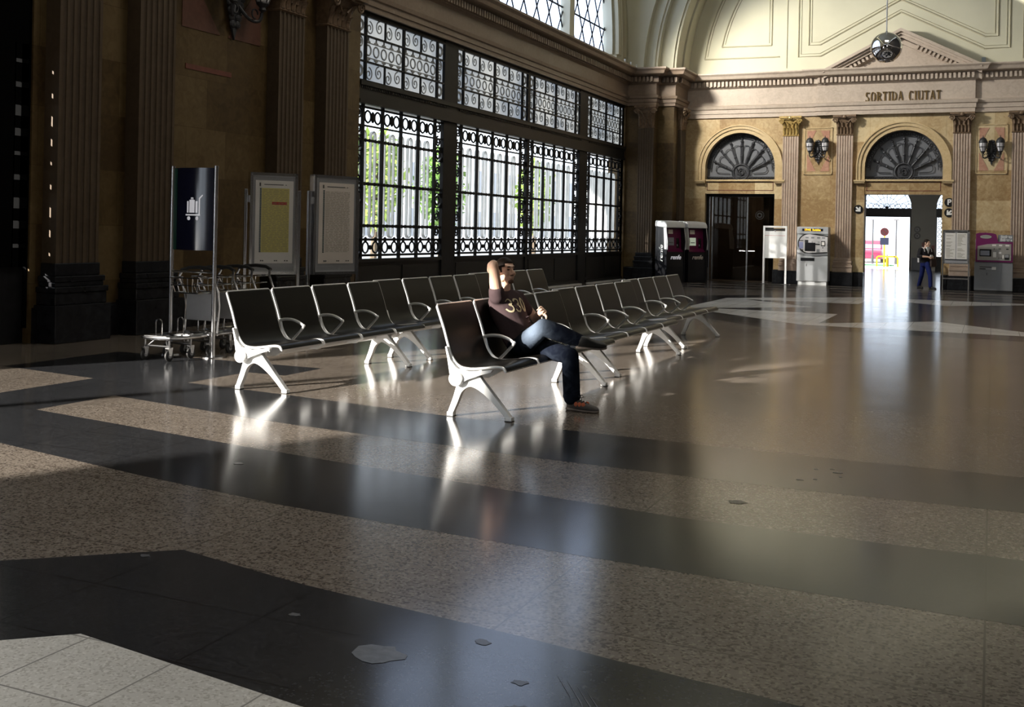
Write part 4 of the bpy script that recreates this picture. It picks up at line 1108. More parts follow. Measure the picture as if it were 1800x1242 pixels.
lantern((XL, 14.35, 5.35), PI/2, 1.30, 'large twin black wall lantern on the dark side wall, cut by the top edge')

# ================================================================= MIRRORED BALL AND SMALL BOX
b = thing('hanging_ball', 'mirrored steel ball hanging on a thin rod before the pediment', 'ball lamp', (-2.65, 30.0, 6.62))
m = MB(); m.ell((0, 0, 0), 0.40, n=48); m.build('mirrored_shell', mk('mirror_steel', (0.78, 0.77, 0.80), 0.04, metal=1.0), b, smooth=True)
m = MB(); m.lathe([(0.016, 0.38), (0.016, 9.97)], n=8); m.build('rod', WHITE, b)
m = MB(); m.lathe([(0.0, 0.42), (0.03, 0.42), (0.05, 0.39), (0.05, 0.385), (0.0, 0.385)], n=16); m.build('collar', ALU, b)
m = MB(); m.torus((0, 0, -0.355), 0.185, 0.012, 'Z', 28, 6)
m.build('bottom_ring', ALU, b)
m = MB(); m.box((-0.36, YW-0.025, 7.27), (0.12, 0.05, 0.22)); tag(m.build('sensor_box', mk('grey_box', (0.33, 0.38, 0.40), 0.5), bevel=0.01), 'small grey box on the cream wall right of the pediment', 'box')

# ================================================================= TICKET MACHINES
SILVER = mk('silver_panel', (0.55, 0.56, 0.57), 0.38, metal=0.3, var=0.06, scale=1.5)
GREYM = mk('mid_grey_panel', (0.22, 0.225, 0.235), 0.45, var=0.04)
PALEP = mk('pale_face_panel', (0.58, 0.56, 0.56), 0.5, var=0.05)
MAGENTA = mk('magenta_panel', (0.17, 0.012, 0.10), 0.4)
SCREEN = mk('dark_screen', (0.012, 0.011, 0.012), 0.15)
SCREENG = mk('grey_screen', (0.30, 0.31, 0.36), 0.2)
LED = mk_emit('amber_led', (1.0, 0.55, 0.03), 2.2)
fY = lambda a, b, q: (a, q, b)
t = thing('ticket_machine', 'silver ticket machine with amber display and big oval face', 'ticket machine', (-5.42, 36.55, 0))
m = MB(); m.b2(-0.50, 0.50, 0.0, 0.55, 0.13, 1.92); m.build('cabinet', SILVER, t, bevel=0.012)
m = MB(); m.b2(-0.46, 0.46, 0.04, 0.5, 0, 0.13); m.build('plinth', WHITE, t)
m = MB(); m.b2(-0.50, 0.50, -0.03, 0.0, 1.69, 1.92); m.build('header', SILVER, t, bevel=0.008)
m = MB(); m.b2(-0.33, 0.34, -0.036, -0.028, 1.78, 1.86); dsp = m.build('display', SCREEN, t)
text('amber_text', '17H42  Rodalies', 0.085, LED, dsp, (0.0, -0.038, 1.82), (PI/2, 0, 0), 0.001, bold=0.002, sx=0.92)
def ovalhalf(xc, zc, rx, rz, xr, n=26):
    return [(xc+rx*math.cos(a), zc+rz*math.sin(a)) for a in [PI/2+PI*k/n for k in range(n+1)]]
def shape(o, bulge=0.0): 
    P = ovalhalf(-0.08, 1.37, 0.375-o, 0.335-o, 0)
    return [(0.49-o*0.3, 1.37+0.25-o)] + P + [(0.49-o*0.3, 1.37-0.29+o)]
m = MB(); m.prism(shape(-0.015), fY, -0.012, 0.0); m.build('black_surround', RUBBER, t)
m = MB(); m.prism(shape(0.025), fY, -0.026, -0.01); face = m.build('face_panel', PALEP, t)
m = MB(); m.prism([(-0.5, 1.04), (-0.25, 0.99), (0.1, 0.965), (0.49, 1.0), (0.49, 1.07), (0.1, 1.02), (-0.25, 1.05), (-0.5, 1.075)], fY, -0.02, 0.0); m.build('lower_band', GREYM, t)
m = MB(); m.b2(-0.24, 0.10, -0.030, -0.024, 1.12, 1.40); m.build('screen', SCREEN, face)
m = MB(); m.b2(-0.24, -0.13, -0.031, -0.024, 1.40, 1.49); m.b2(0.10, 0.24, -0.031, -0.024, 1.33, 1.37); m.b2(0.17, 0.24, -0.031, -0.024, 1.415, 1.43); m.b2(-0.01, 0.0, -0.031, -0.024, 1.40, 1.45); m.b2(-0.44, -0.29, -0.031, -0.024, 1.455, 1.475); m.b2(-0.38, -0.29, -0.029, -0.024, 1.12, 1.17); m.build('slots', RUBBER, face)
m = MB(); m.b2(0.28, 0.41, -0.032, -0.024, 1.29, 1.46); m.build('card_reader', RUBBER, face)
m = MB(); m.b2(0.30, 0.39, -0.035, -0.024, 1.32, 1.43); m.build('reader_plate', PAPER, face)
m = MB(); m.b2(0.14, 0.24, -0.030, -0.024, 1.09, 1.19); m.build('keypad', GREYM, face)
m = MB()
for x0 in (-0.22, -0.04, 0.15, 0.31): m.b2(x0, x0+0.10, -0.030, -0.024, 1.54, 1.585)
m.build('instruction_labels', GREYM, face)
m = MB(); m.b2(-0.425, -0.29, -0.030, -0.024, 1.20, 1.42); m.build('blue_label', mk('pale_blue_label', (0.32, 0.34, 0.55), 0.5), face)
m = MB()
for z, r in ((1.24, 0.018), (1.14, 0.01)): m.lathe([(0, -0.034), (r, -0.034), (r, -0.024)], (0.34, 0, z), 12, 'Y')
m.build('button', RUBBER, face)
m = MB(); m.b2(-0.37, 0.07, -0.012, 0.0, 0.80, 0.90); m.build('ticket_tray', SCREEN, t)
m = MB(); m.b2(-0.19, -0.175, -0.012, 0, 0.62, 0.70); m.build('lock', RUBBER, t)

t = thing('ticket_machine', 'grey ticket machine with a maroon-magenta top beside the right edge', 'ticket machine', (0.04, 36.2, 0))
m = MB(); m.b2(-0.53, 0.53, 0.0, 0.6, 0.0, 0.06); m.build('plinth', RUBBER, t)
m = MB(); m.b2(-0.54, 0.54, 0.0, 0.6, 0.06, 0.93); m.build('cabinet', GREYM, t, bevel=0.012)
m = MB(); m.b2(-0.52, 0.53, 0.02, 0.6, 0.93, 1.62); m.build('upper_cabinet', GREYM, t, bevel=0.012)
m = MB()
P = [(-0.51, 0.93), (0.53, 0.93), (0.53, 1.55), (0.12, 1.55), (0.06, 1.78), (-0.05, 1.815), (-0.25, 1.83), (-0.42, 1.82), (-0.51, 1.79)]
m.prism(P, fY, -0.03, 0.03); mag = m.build('magenta_front', MAGENTA, t, bevel=0.006)
m = MB(); m.prism([(-0.46, 0.985), (0.48, 0.985), (0.48, 1.49), (0.1, 1.50), (-0.2, 1.475), (-0.46, 1.41)], fY, -0.042, -0.028); face = m.build('face_panel', mk('warm_grey_panel', (0.33, 0.31, 0.28), 0.5), t)
m = MB(); m.b2(0.11, 0.53, 0.0, 0.5, 1.56, 1.77); top = m.build('top_box', GREYM, t, bevel=0.006)
text('words', 'Bitllets', 0.115, WMARK, top, (0.34, -0.004, 1.705), (PI/2, 0, 0), 0.002, bold=0.003)
text('words', 'Billetes', 0.115, WMARK, top, (0.34, -0.004, 1.61), (PI/2, 0, 0), 0.002, bold=0.003)
m = MB(); m.prism([(-0.23+0.16*math.cos(2*PI*k/24), 1.70+0.055*math.sin(2*PI*k/24)) for k in range(24)], fY, -0.036, -0.028); ov = m.build('oval_badge', mk('pale_green_badge', (0.36, 0.37, 0.32), 0.5), mag)
m = MB()
for k in range(7): m.b2(-0.33+k*0.032, -0.31+k*0.032, -0.0375, -0.0355, 1.69, 1.715)
m.build('badge_marks', GREYM, ov)
m = MB(); m.b2(-0.40, -0.07, -0.047, -0.040, 1.10, 1.32); m.build('screen_surround', SCREEN, face)
m = MB(); m.b2(-0.38, -0.12, -0.050, -0.045, 1.13, 1.28); m.build('screen', SCREENG, face)
m = MB()
for x0, x1, z0, z1 in ((-0.05, 0.06, 1.42, 1.47), (0.14, 0.23, 1.42, 1.47), (0.32, 0.43, 1.42, 1.47), (-0.02, 0.07, 1.08, 1.24), (0.14, 0.21, 1.19, 1.25), (0.24, 0.28, 1.05, 1.15)): m.b2(x0, x1, -0.046, -0.040, z0, z1)
m.build('white_labels', PAPER, face)
m = MB()
for x0, x1, z0, z1 in ((0.0, 0.015, 1.31, 1.36), (0.13, 0.20, 1.33, 1.35), (0.34, 0.41, 1.32, 1.35), (0.30, 0.43, 1.01, 1.18), (0.14, 0.155, 1.03, 1.08), (0.20, 0.215, 1.03, 1.08)): m.b2(x0, x1, -0.048, -0.040, z0, z1)
m.build('slots', RUBBER, face)
m = MB(); m.b2(0.31, 0.42, -0.05, -0.046, 1.08, 1.17); m.build('card_reader', GREYP, face)
m = MB(); m.b2(-0.39, 0.07, -0.012, 0.0, 0.69, 0.79); m.build('ticket_tray', GREYP, t)
m = MB(); m.b2(-0.39, -0.22, -0.016, 0.0, 0.70, 0.73); m.b2(-0.39, -0.02, -0.016, 0, 0.76, 0.785); m.b2(-0.19, -0.178, -0.012, 0, 0.52, 0.6); m.build('tray_slots', RUBBER, t)
m = MB(); m.b2(-0.05, 0.07, -0.016, 0.0, 0.70, 0.78); m.build('tray_label', PAPER, t)

# self-service kiosks in the corner
KBLK = mk('kiosk_black', (0.010, 0.010, 0.012), 0.3)
KMAR = mk('kiosk_maroon', (0.12, 0.004, 0.05), 0.35)
def kiosk(loc, rz, label, scr):
    k = thing('ticket_kiosk', label, 'ticket kiosk', loc, rz, 'self-service kiosks in the corner')
    W = 0.70
    side = [(0.0, 0.0), (0.0, 0.55), (0.03, 1.02), (0.13, 1.10), (0.17, 1.78), (0.50, 1.86), (0.56, 1.86), (0.56, 0.0)]
    m = MB(); m.prism(side, lambda a, b, q: (q, a, b), -W/2, W/2); m.build('body', KBLK, k, bevel=0.012)
    m = MB(); m.prism([(-0.015, 0.0), (-0.015, 0.55), (0.0, 1.0), (-0.045, 1.35), (0.04, 1.80), (0.12, 1.95), (0.58, 1.95), (0.58, 0.0)], lambda a, b, q: (q, a, b), -W/2-0.03, -W/2)
    m.build('side_panel', WHITE if False else KBLK, k)
    sp = MB(); sp.prism([(-0.015, 0.0), (-0.015, 0.55), (0.0, 1.0), (-0.045, 1.35), (0.04, 1.80), (0.12, 1.95), (0.58, 1.95), (0.58, 0.0)], lambda a, b, q: (q, a, b), W/2, W/2+0.03)
    sp.build('side_panel', KBLK, k)
    m = MB(); m.prism([(-0.02, 1.80), (0.02, 1.93), (0.10, 2.00), (0.56, 2.04), (0.60, 2.0), (0.60, 1.84), (0.10, 1.80)], lambda a, b, q: (q, a, b), -W/2-0.05, W/2+0.05); m.build('white_hood', WHITE, k, bevel=0.03)
    for s in (-1, 1):
        m = MB(); m.prism([(-0.05, 1.08), (-0.05, 1.35), (0.03, 1.80), (0.17, 1.80), (0.12, 1.1)], lambda a, b, q: (q, a, b), s*(W/2+0.035)-0.008, s*(W/2+0.035)+0.008); m.build('white_cheek', WHITE, k)
    m = MB(); m.prism([(0.02, 1.02), (0.125, 1.10), (0.165, 1.78), (0.18, 1.78), (0.14, 1.10), (0.04, 1.0)], lambda a, b, q: (q, a, b), -W/2+0.02, W/2-0.02)
    for v in m.bm.verts: v.co.y -= 0.012
    fc = m.build('maroon_front', KMAR, k)
    def on(x0, x1, z0, z1, nm, mat, off=0.02):
        mm = MB(); yy = lambda z: 0.125+0.04*(z-1.10)/0.68-off
        mm.face([(x0, yy(z0), z0), (x1, yy(z0), z0), (x1, yy(z1), z1), (x0, yy(z1), z1)]); return mm.build(nm, mat, fc)
    on(-0.28, 0.02, 1.22, 1.48, 'screen', scr); on(-0.22, -0.02, 1.60, 1.74, 'notice', PAPER2); on(-0.2, -0.02, 1.30, 1.325, 'screen_bar', INK, 0.023)
    on(0.12, 0.24, 1.14, 1.46, 'card_slot', SCREEN); on(0.14, 0.17, 1.2, 1.26, 'keypad', GREYP, 0.024)
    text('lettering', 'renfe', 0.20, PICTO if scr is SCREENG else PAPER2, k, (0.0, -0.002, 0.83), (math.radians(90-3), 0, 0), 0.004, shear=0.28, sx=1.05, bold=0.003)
    text('lettering', 'renfe', 0.26, WMARK, k, (-W/2-0.034, 0.28, 0.95), (PI/2, -PI/2, -PI/2), 0.002, shear=0.28, bold=0.004)
    return k
kiosk((-9.48, 34.55, 0), math.radians(56), 'black and maroon ticket kiosk nearer the great window, side panel in patterned sunlight', SCREENG)
kiosk((-8.96, 35.35, 0), math.radians(52), 'black and maroon ticket kiosk next to the glass door, screen glowing pale green', mk_emit('pale_screen', (0.75, 0.85, 0.65), 0.35))

# ================================================================= LUGGAGE TROLLEYS
def trolley(loc, label):
    t = thing('luggage_trolley', label, 'luggage trolley', loc, 0, 'nested luggage trolleys')
    m = MB(); m.tube([(-0.24, 0.82, 0.26), (-0.25, 0.15, 0.265), (-0.20, 0.03, 0.27), (-0.08, 0.0, 0.27), (0.08, 0.0, 0.27), (0.20, 0.03, 0.27), (0.25, 0.15, 0.265), (0.24, 0.82, 0.26)], 0.02, n=8)
    for y in (0.2, 0.4, 0.6): m.tube([(-0.24, y, 0.265), (0.24, y, 0.265)], 0.012, n=6)
    for x in (-0.1, 0.1): m.tube([(x, 0.02, 0.268), (x, 0.82, 0.262)], 0.012, n=6)
    m.build('deck', CHROME2, t, smooth=True)
    m = MB(); m.box((0, 0.06, 0.285), (0.34, 0.10, 0.02)); m.build('deck_plate', CHROME2, t, bevel=0.008)
    m = MB(); m.tube([(-0.045, 0.07, 0.28), (-0.045, 0.07, 0.44)] + [(-0.045*math.cos(PI*k/8), 0.07, 0.44+0.045*math.sin(PI*k/8)) for k in range(1, 8)] + [(0.045, 0.07, 0.44), (0.045, 0.07, 0.28)], 0.008, n=6); m.build('front_hoop', CHROME, t, smooth=True)
    for s in (-1, 1):
        m = MB(); m.tube([(s*0.25, 0.80, 0.24), (s*0.255, 0.83, 0.6), (s*0.26, 0.80, 0.78), (s*0.265, 0.70, 0.94), (s*0.24, 0.74, 1.05)], 0.016, n=8); m.build('upright', CHROME2, t, smooth=True)
    m = MB(); m.tube([(-0.26, 0.73, 1.03), (-0.16, 0.76, 1.065), (0, 0.77, 1.075), (0.16, 0.76, 1.065), (0.26, 0.73, 1.03)], 0.022, n=8); m.build('handle', RUBBER, t, smooth=True)
    m = MB()
    for z, k in ((0.95, 1.0), (0.86, 0.95), (0.77, 0.85)):
        m.tube([(-0.22*k, 0.72, z), (-0.22*k, 0.50+0.1*(1-k), z), (0.22*k, 0.50+0.1*(1-k), z), (0.22*k, 0.72, z)], 0.008, n=5)
    for q in range(6):
        x = -0.2+q*0.08; m.tube([(x, 0.50, 0.95), (x*0.93, 0.505, 0.86), (x*0.82, 0.53, 0.765), (x*0.8, 0.72, 0.765)], 0.006, n=5)
    m.build('basket', CHROME, t)
    m = MB(); m.box((0, 0.81, 0.585), (0.46, 0.02, 0.33)); m.build('back_panel', GREYP, t, bevel=0.01)
    for x, y in ((-0.19, 0.06), (0.17, 0.06), (-0.20, 0.74), (0.20, 0.74)):
        m = MB(); m.lathe([(0.0, -0.016), (0.055, -0.016), (0.066, -0.010), (0.066, 0.010), (0.055, 0.016), (0, 0.016)], (x, y, 0.066), 18, 'X'); wh = m.build('wheel', RUBBER, t, smooth=True)
        m = MB(); m.lathe([(0, -0.019), (0.028, -0.019), (0.028, 0.019), (0, 0.019)], (x, y, 0.066), 12, 'X'); m.build('hub', GREYP, wh)
        m = MB()
        for s in (-1, 1): m.prism([(y-0.02, 0.066), (y+0.02, 0.066), (y+0.035, 0.15), (y-0.035, 0.15)], lambda a, b, q: (x+q, a, b), s*0.022, s*0.026)
        m.box((x, y, 0.155), (0.055, 0.07, 0.012)); m.lathe([(0.012, 0.15), (0.012, 0.262)], (x, y, 0), 8); m.build('caster_fork', CHROME2, t)
    m = MB(); m.tube([(-0.17, 0.06, 0.17), (0.17, 0.06, 0.17)], 0.012, n=6)
    for s in (-1, 1): m.tube([(s*0.15, 0.06, 0.17), (s*0.06, 0.12, 0.262)], 0.009, n=6)
    m.build('front_brace', CHROME2, t)
    return t
TL = ['chrome luggage trolley at the front of the nested line behind the sign posts', 'second chrome luggage trolley in the nested line, counted from the sign',
      'third chrome luggage trolley in the nested line, counted from the sign', 'rearmost chrome luggage trolley in the nested line, before the timetable stand']
first = trolley((-8.88, 9.80, 0), TL[0])
for k in range(1, 4):
    c = copy_tree(first); c.location = (-8.88, 9.80+0.37*k, 0.0); c['label'] = TL[k]

# ================================================================= VESTIBULE AND STREET
m = MB(); m.box((-2.98-0.08, YE-0.06, 1.21), (0.36, 0.12, 0.42)); fb = m.build('fire_cabinet', mk('dull_red_cabinet', (0.10, 0.025, 0.02), 0.5), bevel=0.01)
tag(fb, 'dull red fire hose cabinet on the dark vestibule wall', 'fire cabinet')
m = MB(); m.lathe([(0, -0.135), (0.09, -0.135), (0.09, -0.12), (0, -0.12)], (0, 0, 0), 16, 'Y'); ff = m.build('round_window', GREYP, fb); ff.location = (-3.06, YE, 1.21)
m = MB(); m.box((-2.72, YE-0.02, 1.16), (0.16, 0.03, 0.24)); tag(m.build('small_notice', bpy.data.materials['dull_red_cabinet']), 'small dark red notice right of the fire cabinet', 'notice')
m = MB(); m.box((-3.40, YE-0.30, 0.31), (0.46, 0.36, 0.58)); m.box((-3.40, YE-0.30, 0.62), (0.50, 0.40, 0.05)); m.box((-3.66, YE-0.30, 0.33), (0.05, 0.38, 0.64))
tag(m.build('waste_bin', mk('dark_bin', (0.05, 0.055, 0.065), 0.5), bevel=0.01), 'dark waste bin against the vestibule wall beside the bright exit', 'bin')
PAVE = mk('street_paving', (0.55, 0.53, 0.50), 0.7, var=0.08, scale=0.6)
m = MB(); m.face([(-60, YE+0.4, -0.03), (25, YE+0.4, -0.03), (25, 150, -0.03), (-60, 150, -0.03)]); m.face([(-60, -60, -0.03), (-12.1, -60, -0.03), (-12.1, YE+0.4, -0.03), (-60, YE+0.4, -0.03)])
tag(m.build('street_ground', PAVE, fixn=False), None, None, None, 'structure')
YEL = mk('yellow_paint', (0.36, 0.23, 0.006), 0.6, spec=0.2)
p = thing('no_parking_sign', 'round no-parking sign on a yellow post outside the open exit', 'street sign', (-5.55, 64.0, 0))
m = MB(); m.lathe([(0.045, -0.03), (0.045, 1.85)], n=10); m.build('post', YEL, p)
m = MB(); m.lathe([(0, -0.07), (0.23, -0.07), (0.23, -0.05), (0, -0.05)], (0, 0, 1.95), 28, 'Y'); dd = m.build('disc', mk('dark_red_sign', (0.016, 0.003, 0.004), 0.5, spec=0.1), p)
m = MB(); m.torus((0, -0.075, 1.95), 0.2, 0.02, 'Y', 26, 5); m.tube([(-0.14, -0.075, 2.09), (0.14, -0.075, 1.81)], 0.018, n=5); m.build('ring_and_bar', mk('red_ring', (0.05, 0.006, 0.008), 0.5, spec=0.1), dd)
m = MB(); m.b2(-0.23, 0.23, -0.06, -0.04, 1.22, 1.62); m.build('plate', mk('dark_blue_plate', (0.006, 0.009, 0.022), 0.6, spec=0.1), p)
for i, (x, y, lb) in enumerate(((-5.75, 65.2, 'yellow hooped barrier left of the no-parking post'), (-5.2, 65.0, 'yellow hooped barrier right of the no-parking post'))):
    m = MB(); m.tube([(-0.3, 0, 0), (-0.3, 0, 0.50), (-0.22, 0, 0.58), (0.22, 0, 0.58), (0.3, 0, 0.50), (0.3, 0, 0)], 0.05, n=6)
    tag(m.build('hoop_barrier', YEL, loc=(x, y, -0.03)), lb, 'barrier', 'yellow hoop barriers')
for x, y, lb in ((-6.95, 72, 'thin dark street lamp post in the bright exit, left'), (-5.55, 72, 'thin grey street lamp post in the bright exit, right')):
    m = MB(); m.tube([(0, 0, -0.03), (0, 0, 2.75)], 0.05, n=6); m.tube([(0, 0, -0.03), (0, 0, 0.5)], 0.09, n=6); m.box((0.0, 0, 2.75), (0.3, 0.1, 0.06))
    tag(m.build('street_lamp', mk('lamp_post_grey', (0.03, 0.03, 0.034), 0.6), loc=(x, y, 0)), lb, 'street lamp', 'street lamps outside the exit')
m = MB(); m.box((-6.3, 67.0, 0.0), (2.0, 0.9, 0.06)); tag(m.build('grass_patch', mk('bright_green', (0.03, 0.15, 0.05), 0.8, var=0.3, scale=6)), 'bright green grass strip on the kerb outside', 'grass')
car = thing('car', 'small red car parked outside beyond the open exit', 'car', (-7.35, 76, -0.03))
CRED = mk('car_red', (0.20, 0.004, 0.03), 0.25, coat=0.5)
def carsec(y, w, z0, z1): return [(-w, y, z0), (w, y, z0), (w*1.0, y, (z0+z1)/2), (w*0.88, y, z1), (-w*0.88, y, z1), (-w, y, (z0+z1)/2)]
m = MB(); m.sweep([carsec(-2.0, 0.72, 0.32, 0.66), carsec(-1.85, 0.82, 0.25, 0.80), carsec(-0.9, 0.85, 0.24, 0.92), carsec(1.2, 0.85, 0.24, 0.95), carsec(1.9, 0.80, 0.3, 0.9)]); m.build('body', CRED, car, smooth=True)
m = MB(); m.sweep([carsec(-0.95, 0.72, 0.88, 0.95), carsec(-0.4, 0.70, 0.88, 1.44), carsec(0.8, 0.70, 0.88, 1.48), carsec(1.6, 0.70, 0.88, 1.0)]); m.build('roof', CRED, car, smooth=True)
m = MB(); m.face([(-0.6, -0.96, 0.95), (0.6, -0.96, 0.95), (0.56, -0.46, 1.38), (-0.56, -0.46, 1.38)]); m.build('windscreen', mk('windscreen_blue', (0.30, 0.42, 0.62), 0.15), car)
for x in (-0.75, 0.75):
    for y in (-1.25, 1.25):
        m = MB(); m.lathe([(0, -0.1), (0.28, -0.1), (0.3, -0.06), (0.3, 0.06), (0.28, 0.1), (0, 0.1)], (x, y, 0.3), 16, 'X'); m.build('wheel', RUBBER, car)
for x in (-0.6, 0.6):
    m = MB(); m.ell((x, -1.88, 0.66), (0.12, 0.06, 0.08), n=10); m.build('headlamp', WHITE, car)

# street behind the great window: unseen mass added to block the sun, trees, pale facades
m = MB(); m.b2(-26, XL-0.65, 12.6, 15.0, -0.03, 15); tag(m.build('sun_block_mass', mk('sun_block_pale', (0.80, 0.78, 0.74), 0.8, var=0.05, scale=0.5)), None, None, None, 'structure')
FAC = mk_stone('pale_facade', (0.74, 0.72, 0.70), (0.82, 0.80, 0.78), (0.88, 0.87, 0.85), rough=0.8, slab=(4, 3.2), axis='YZ', slabvar=0.3)
fac = thing('facade', 'pale sunlit building facade across the street seen through the great window', 'building', (-44, 0, 0))
m = MB(); m.b2(-1, 0, 20, 130, -0.03, 9); m.build('wall', FAC, fac)
FW = mk('facade_windows', (0.30, 0.32, 0.35), 0.3)
for k in range(18):
    for z in (1.0, 4.8):
        m = MB(); m.b2(0, 0.05, 50+k*4, 51.6+k*4, z, z+2.3); m.build('window', FW, fac)
LEAF = [mk('leaf_green', (0.10, 0.20, 0.035), 0.6, var=0.4, scale=1.5), mk('leaf_yellow_green', (0.20, 0.30, 0.06), 0.6, var=0.4, scale=1.5)]
BARK = mk('bark', (0.10, 0.075, 0.05), 0.9, var=0.3, scale=5)
TLAB = ['dark leafy street tree seen through the left bay of the great window', 'bright green tree seen through the first window bay', 'yellow-green tree behind the second window bay',
        'leafy tree behind the third window bay', 'tree farthest up the street, behind the last window bay', 'leafy tree deep in the street behind the wide window bay']
for i, (x, y, h, r) in enumerate(((-20.0, 28.6, 6.0, 1.6), (-24, 39.5, 5.6, 1.3), (-25, 47.5, 5.4, 1.3), (-24, 57, 5.4, 1.2))):
    t = thing('street_tree', TLAB[i], 'tree', (x, y, -0.03), 0, 'trees along the street')
    m = MB(); m.tube([(0, 0, 0), (0.05, 0.05, 1.5), (0.0, 0.1, h*0.6), (0.1, 0, h*0.85)], [0.16, 0.13, 0.10, 0.05], n=8); m.build('trunk', BARK, t)
    m = MB(); rnd = random.Random(i)
    for k in range(900):
        a, b_, q = rnd.uniform(0, 2*PI), rnd.uniform(-1, 1), rnd.random()**0.4
        s_ = math.sqrt(1-b_*b_); lump = 1+0.25*math.sin(3*a+i)*math.cos(4*b_)
        px, py, pz = r*q*s_*math.cos(a)*lump, r*q*s_*math.sin(a)*lump, h*0.66+b_*q*h*0.40
        u = Vector((rnd.gauss(0, 1), rnd.gauss(0, 1), rnd.gauss(0, 1))).normalized(); v = u.orthogonal().normalized(); L = rnd.uniform(0.12, 0.26)
        pc = Vector((px, py, pz)); m.face([pc-u*L, pc+v*L*0.45, pc+u*L, pc-v*L*0.45])
    m.build('crown', LEAF[i % 2], t, fixn=False)
# ================================================================= PEOPLE
SKIN = mk('skin', (0.68, 0.43, 0.31), 0.5, var=0.08, scale=10)
HAIR = mk('dark_hair', (0.016, 0.010, 0.007), 0.6, spec=0.15, var=0.3, scale=40)
BEARD = mk('short_beard', (0.10, 0.05, 0.03), 0.7, var=0.3, scale=60)
SHIRT = mk('brown_black_cotton', (0.058, 0.039, 0.041), 0.9, spec=0.1, var=0.15, scale=5, bump=0.25)
PRINT = mk('cream_print', (0.55, 0.47, 0.30), 0.7, var=0.15, scale=25)
def mk_denim(name, dark, light, fc, fr):
    m_, nt, b = new_mat(name); N = nt.nodes; L = nt.links
    tc = N.new('ShaderNodeTexCoord'); n = N.new('ShaderNodeTexNoise'); n.inputs['Scale'].default_value = 9; n.inputs['Detail'].default_value = 6; n.inputs['Distortion'].default_value = 0.8
    L.new(tc.outputs['Object'], n.inputs['Vector'])
    d = N.new('ShaderNodeVectorMath'); d.operation = 'DISTANCE'; d.inputs[1].default_value = fc; L.new(tc.outputs['Object'], d.inputs[0])
    mr = N.new('ShaderNodeMapRange'); mr.inputs['From Min'].default_value = fr*0.25; mr.inputs['From Max'].default_value = fr; mr.inputs['To Min'].default_value = 0.85; mr.inputs['To Max'].default_value = 0.0
    L.new(d.outputs['Value'], mr.inputs['Value'])
    ad = N.new('ShaderNodeMath'); ad.operation = 'MULTIPLY_ADD'; ad.inputs[1].default_value = 0.35; L.new(n.outputs['Fac'], ad.inputs[0]); L.new(mr.outputs[0], ad.inputs[2])
    sb = N.new('ShaderNodeMath'); sb.operation = 'SUBTRACT'; sb.inputs[1].default_value = 0.155; sb.use_clamp = True; L.new(ad.outputs[0], sb.inputs[0])
    mx = N.new('ShaderNodeMix'); mx.data_type = 'RGBA'; mx.inputs['A'].default_value = (*dark, 1); mx.inputs['B'].default_value = (*light, 1)
    L.new(sb.outputs[0], mx.inputs['Factor']); L.new(mx.outputs['Result'], b.inputs['Base Color']); b.inputs['Roughness'].default_value = 0.9; b.inputs['Specular IOR Level'].default_value = 0.08
    n3 = N.new('ShaderNodeTexNoise'); n3.inputs['Scale'].default_value = 14; n3.inputs['Detail'].default_value = 3; n3.inputs['Distortion'].default_value = 1.5; L.new(tc.outputs['Object'], n3.inputs['Vector'])
    bu = N.new('ShaderNodeBump'); bu.inputs['Strength'].default_value = 0.5; bu.inputs['Distance'].default_value = 0.012; L.new(n3.outputs['Fac'], bu.inputs['Height']); L.new(bu.outputs['Normal'], b.inputs['Normal'])
    return m_
def soft(o, vox, it=6):
    r = o.modifiers.new('remesh', 'REMESH'); r.mode = 'VOXEL'; r.voxel_size = vox; r.use_smooth_shade = True
    s_ = o.modifiers.new('smooth', 'SMOOTH'); s_.iterations = it; s_.factor = 0.5
    return o
def loft(mb, secs, n=22, sq=2.3):
    """elliptical body sections: (centre, half depth, half width, yaw of the chest)"""
    rings = []; C = [Vector(s[0]) for s in secs]
    for i, (c, hd, hw, yaw) in enumerate(secs):
        t = (C[min(i+1, len(C)-1)]-C[max(i-1, 0)]).normalized()
        f = Vector((math.cos(yaw), math.sin(yaw), 0)); f = (f-t*f.dot(t)).normalized(); w_ = t.cross(f)
        ring = []
        for k in range(n):
            a = 2*PI*k/n; ca, sa = math.cos(a), math.sin(a)
            ca = math.copysign(abs(ca)**(2/sq), ca); sa = math.copysign(abs(sa)**(2/sq), sa)
            ring.append(Vector(c)+f*hd*ca+w_*hw*sa)
        rings.append(ring)
    mb.sweep(rings)
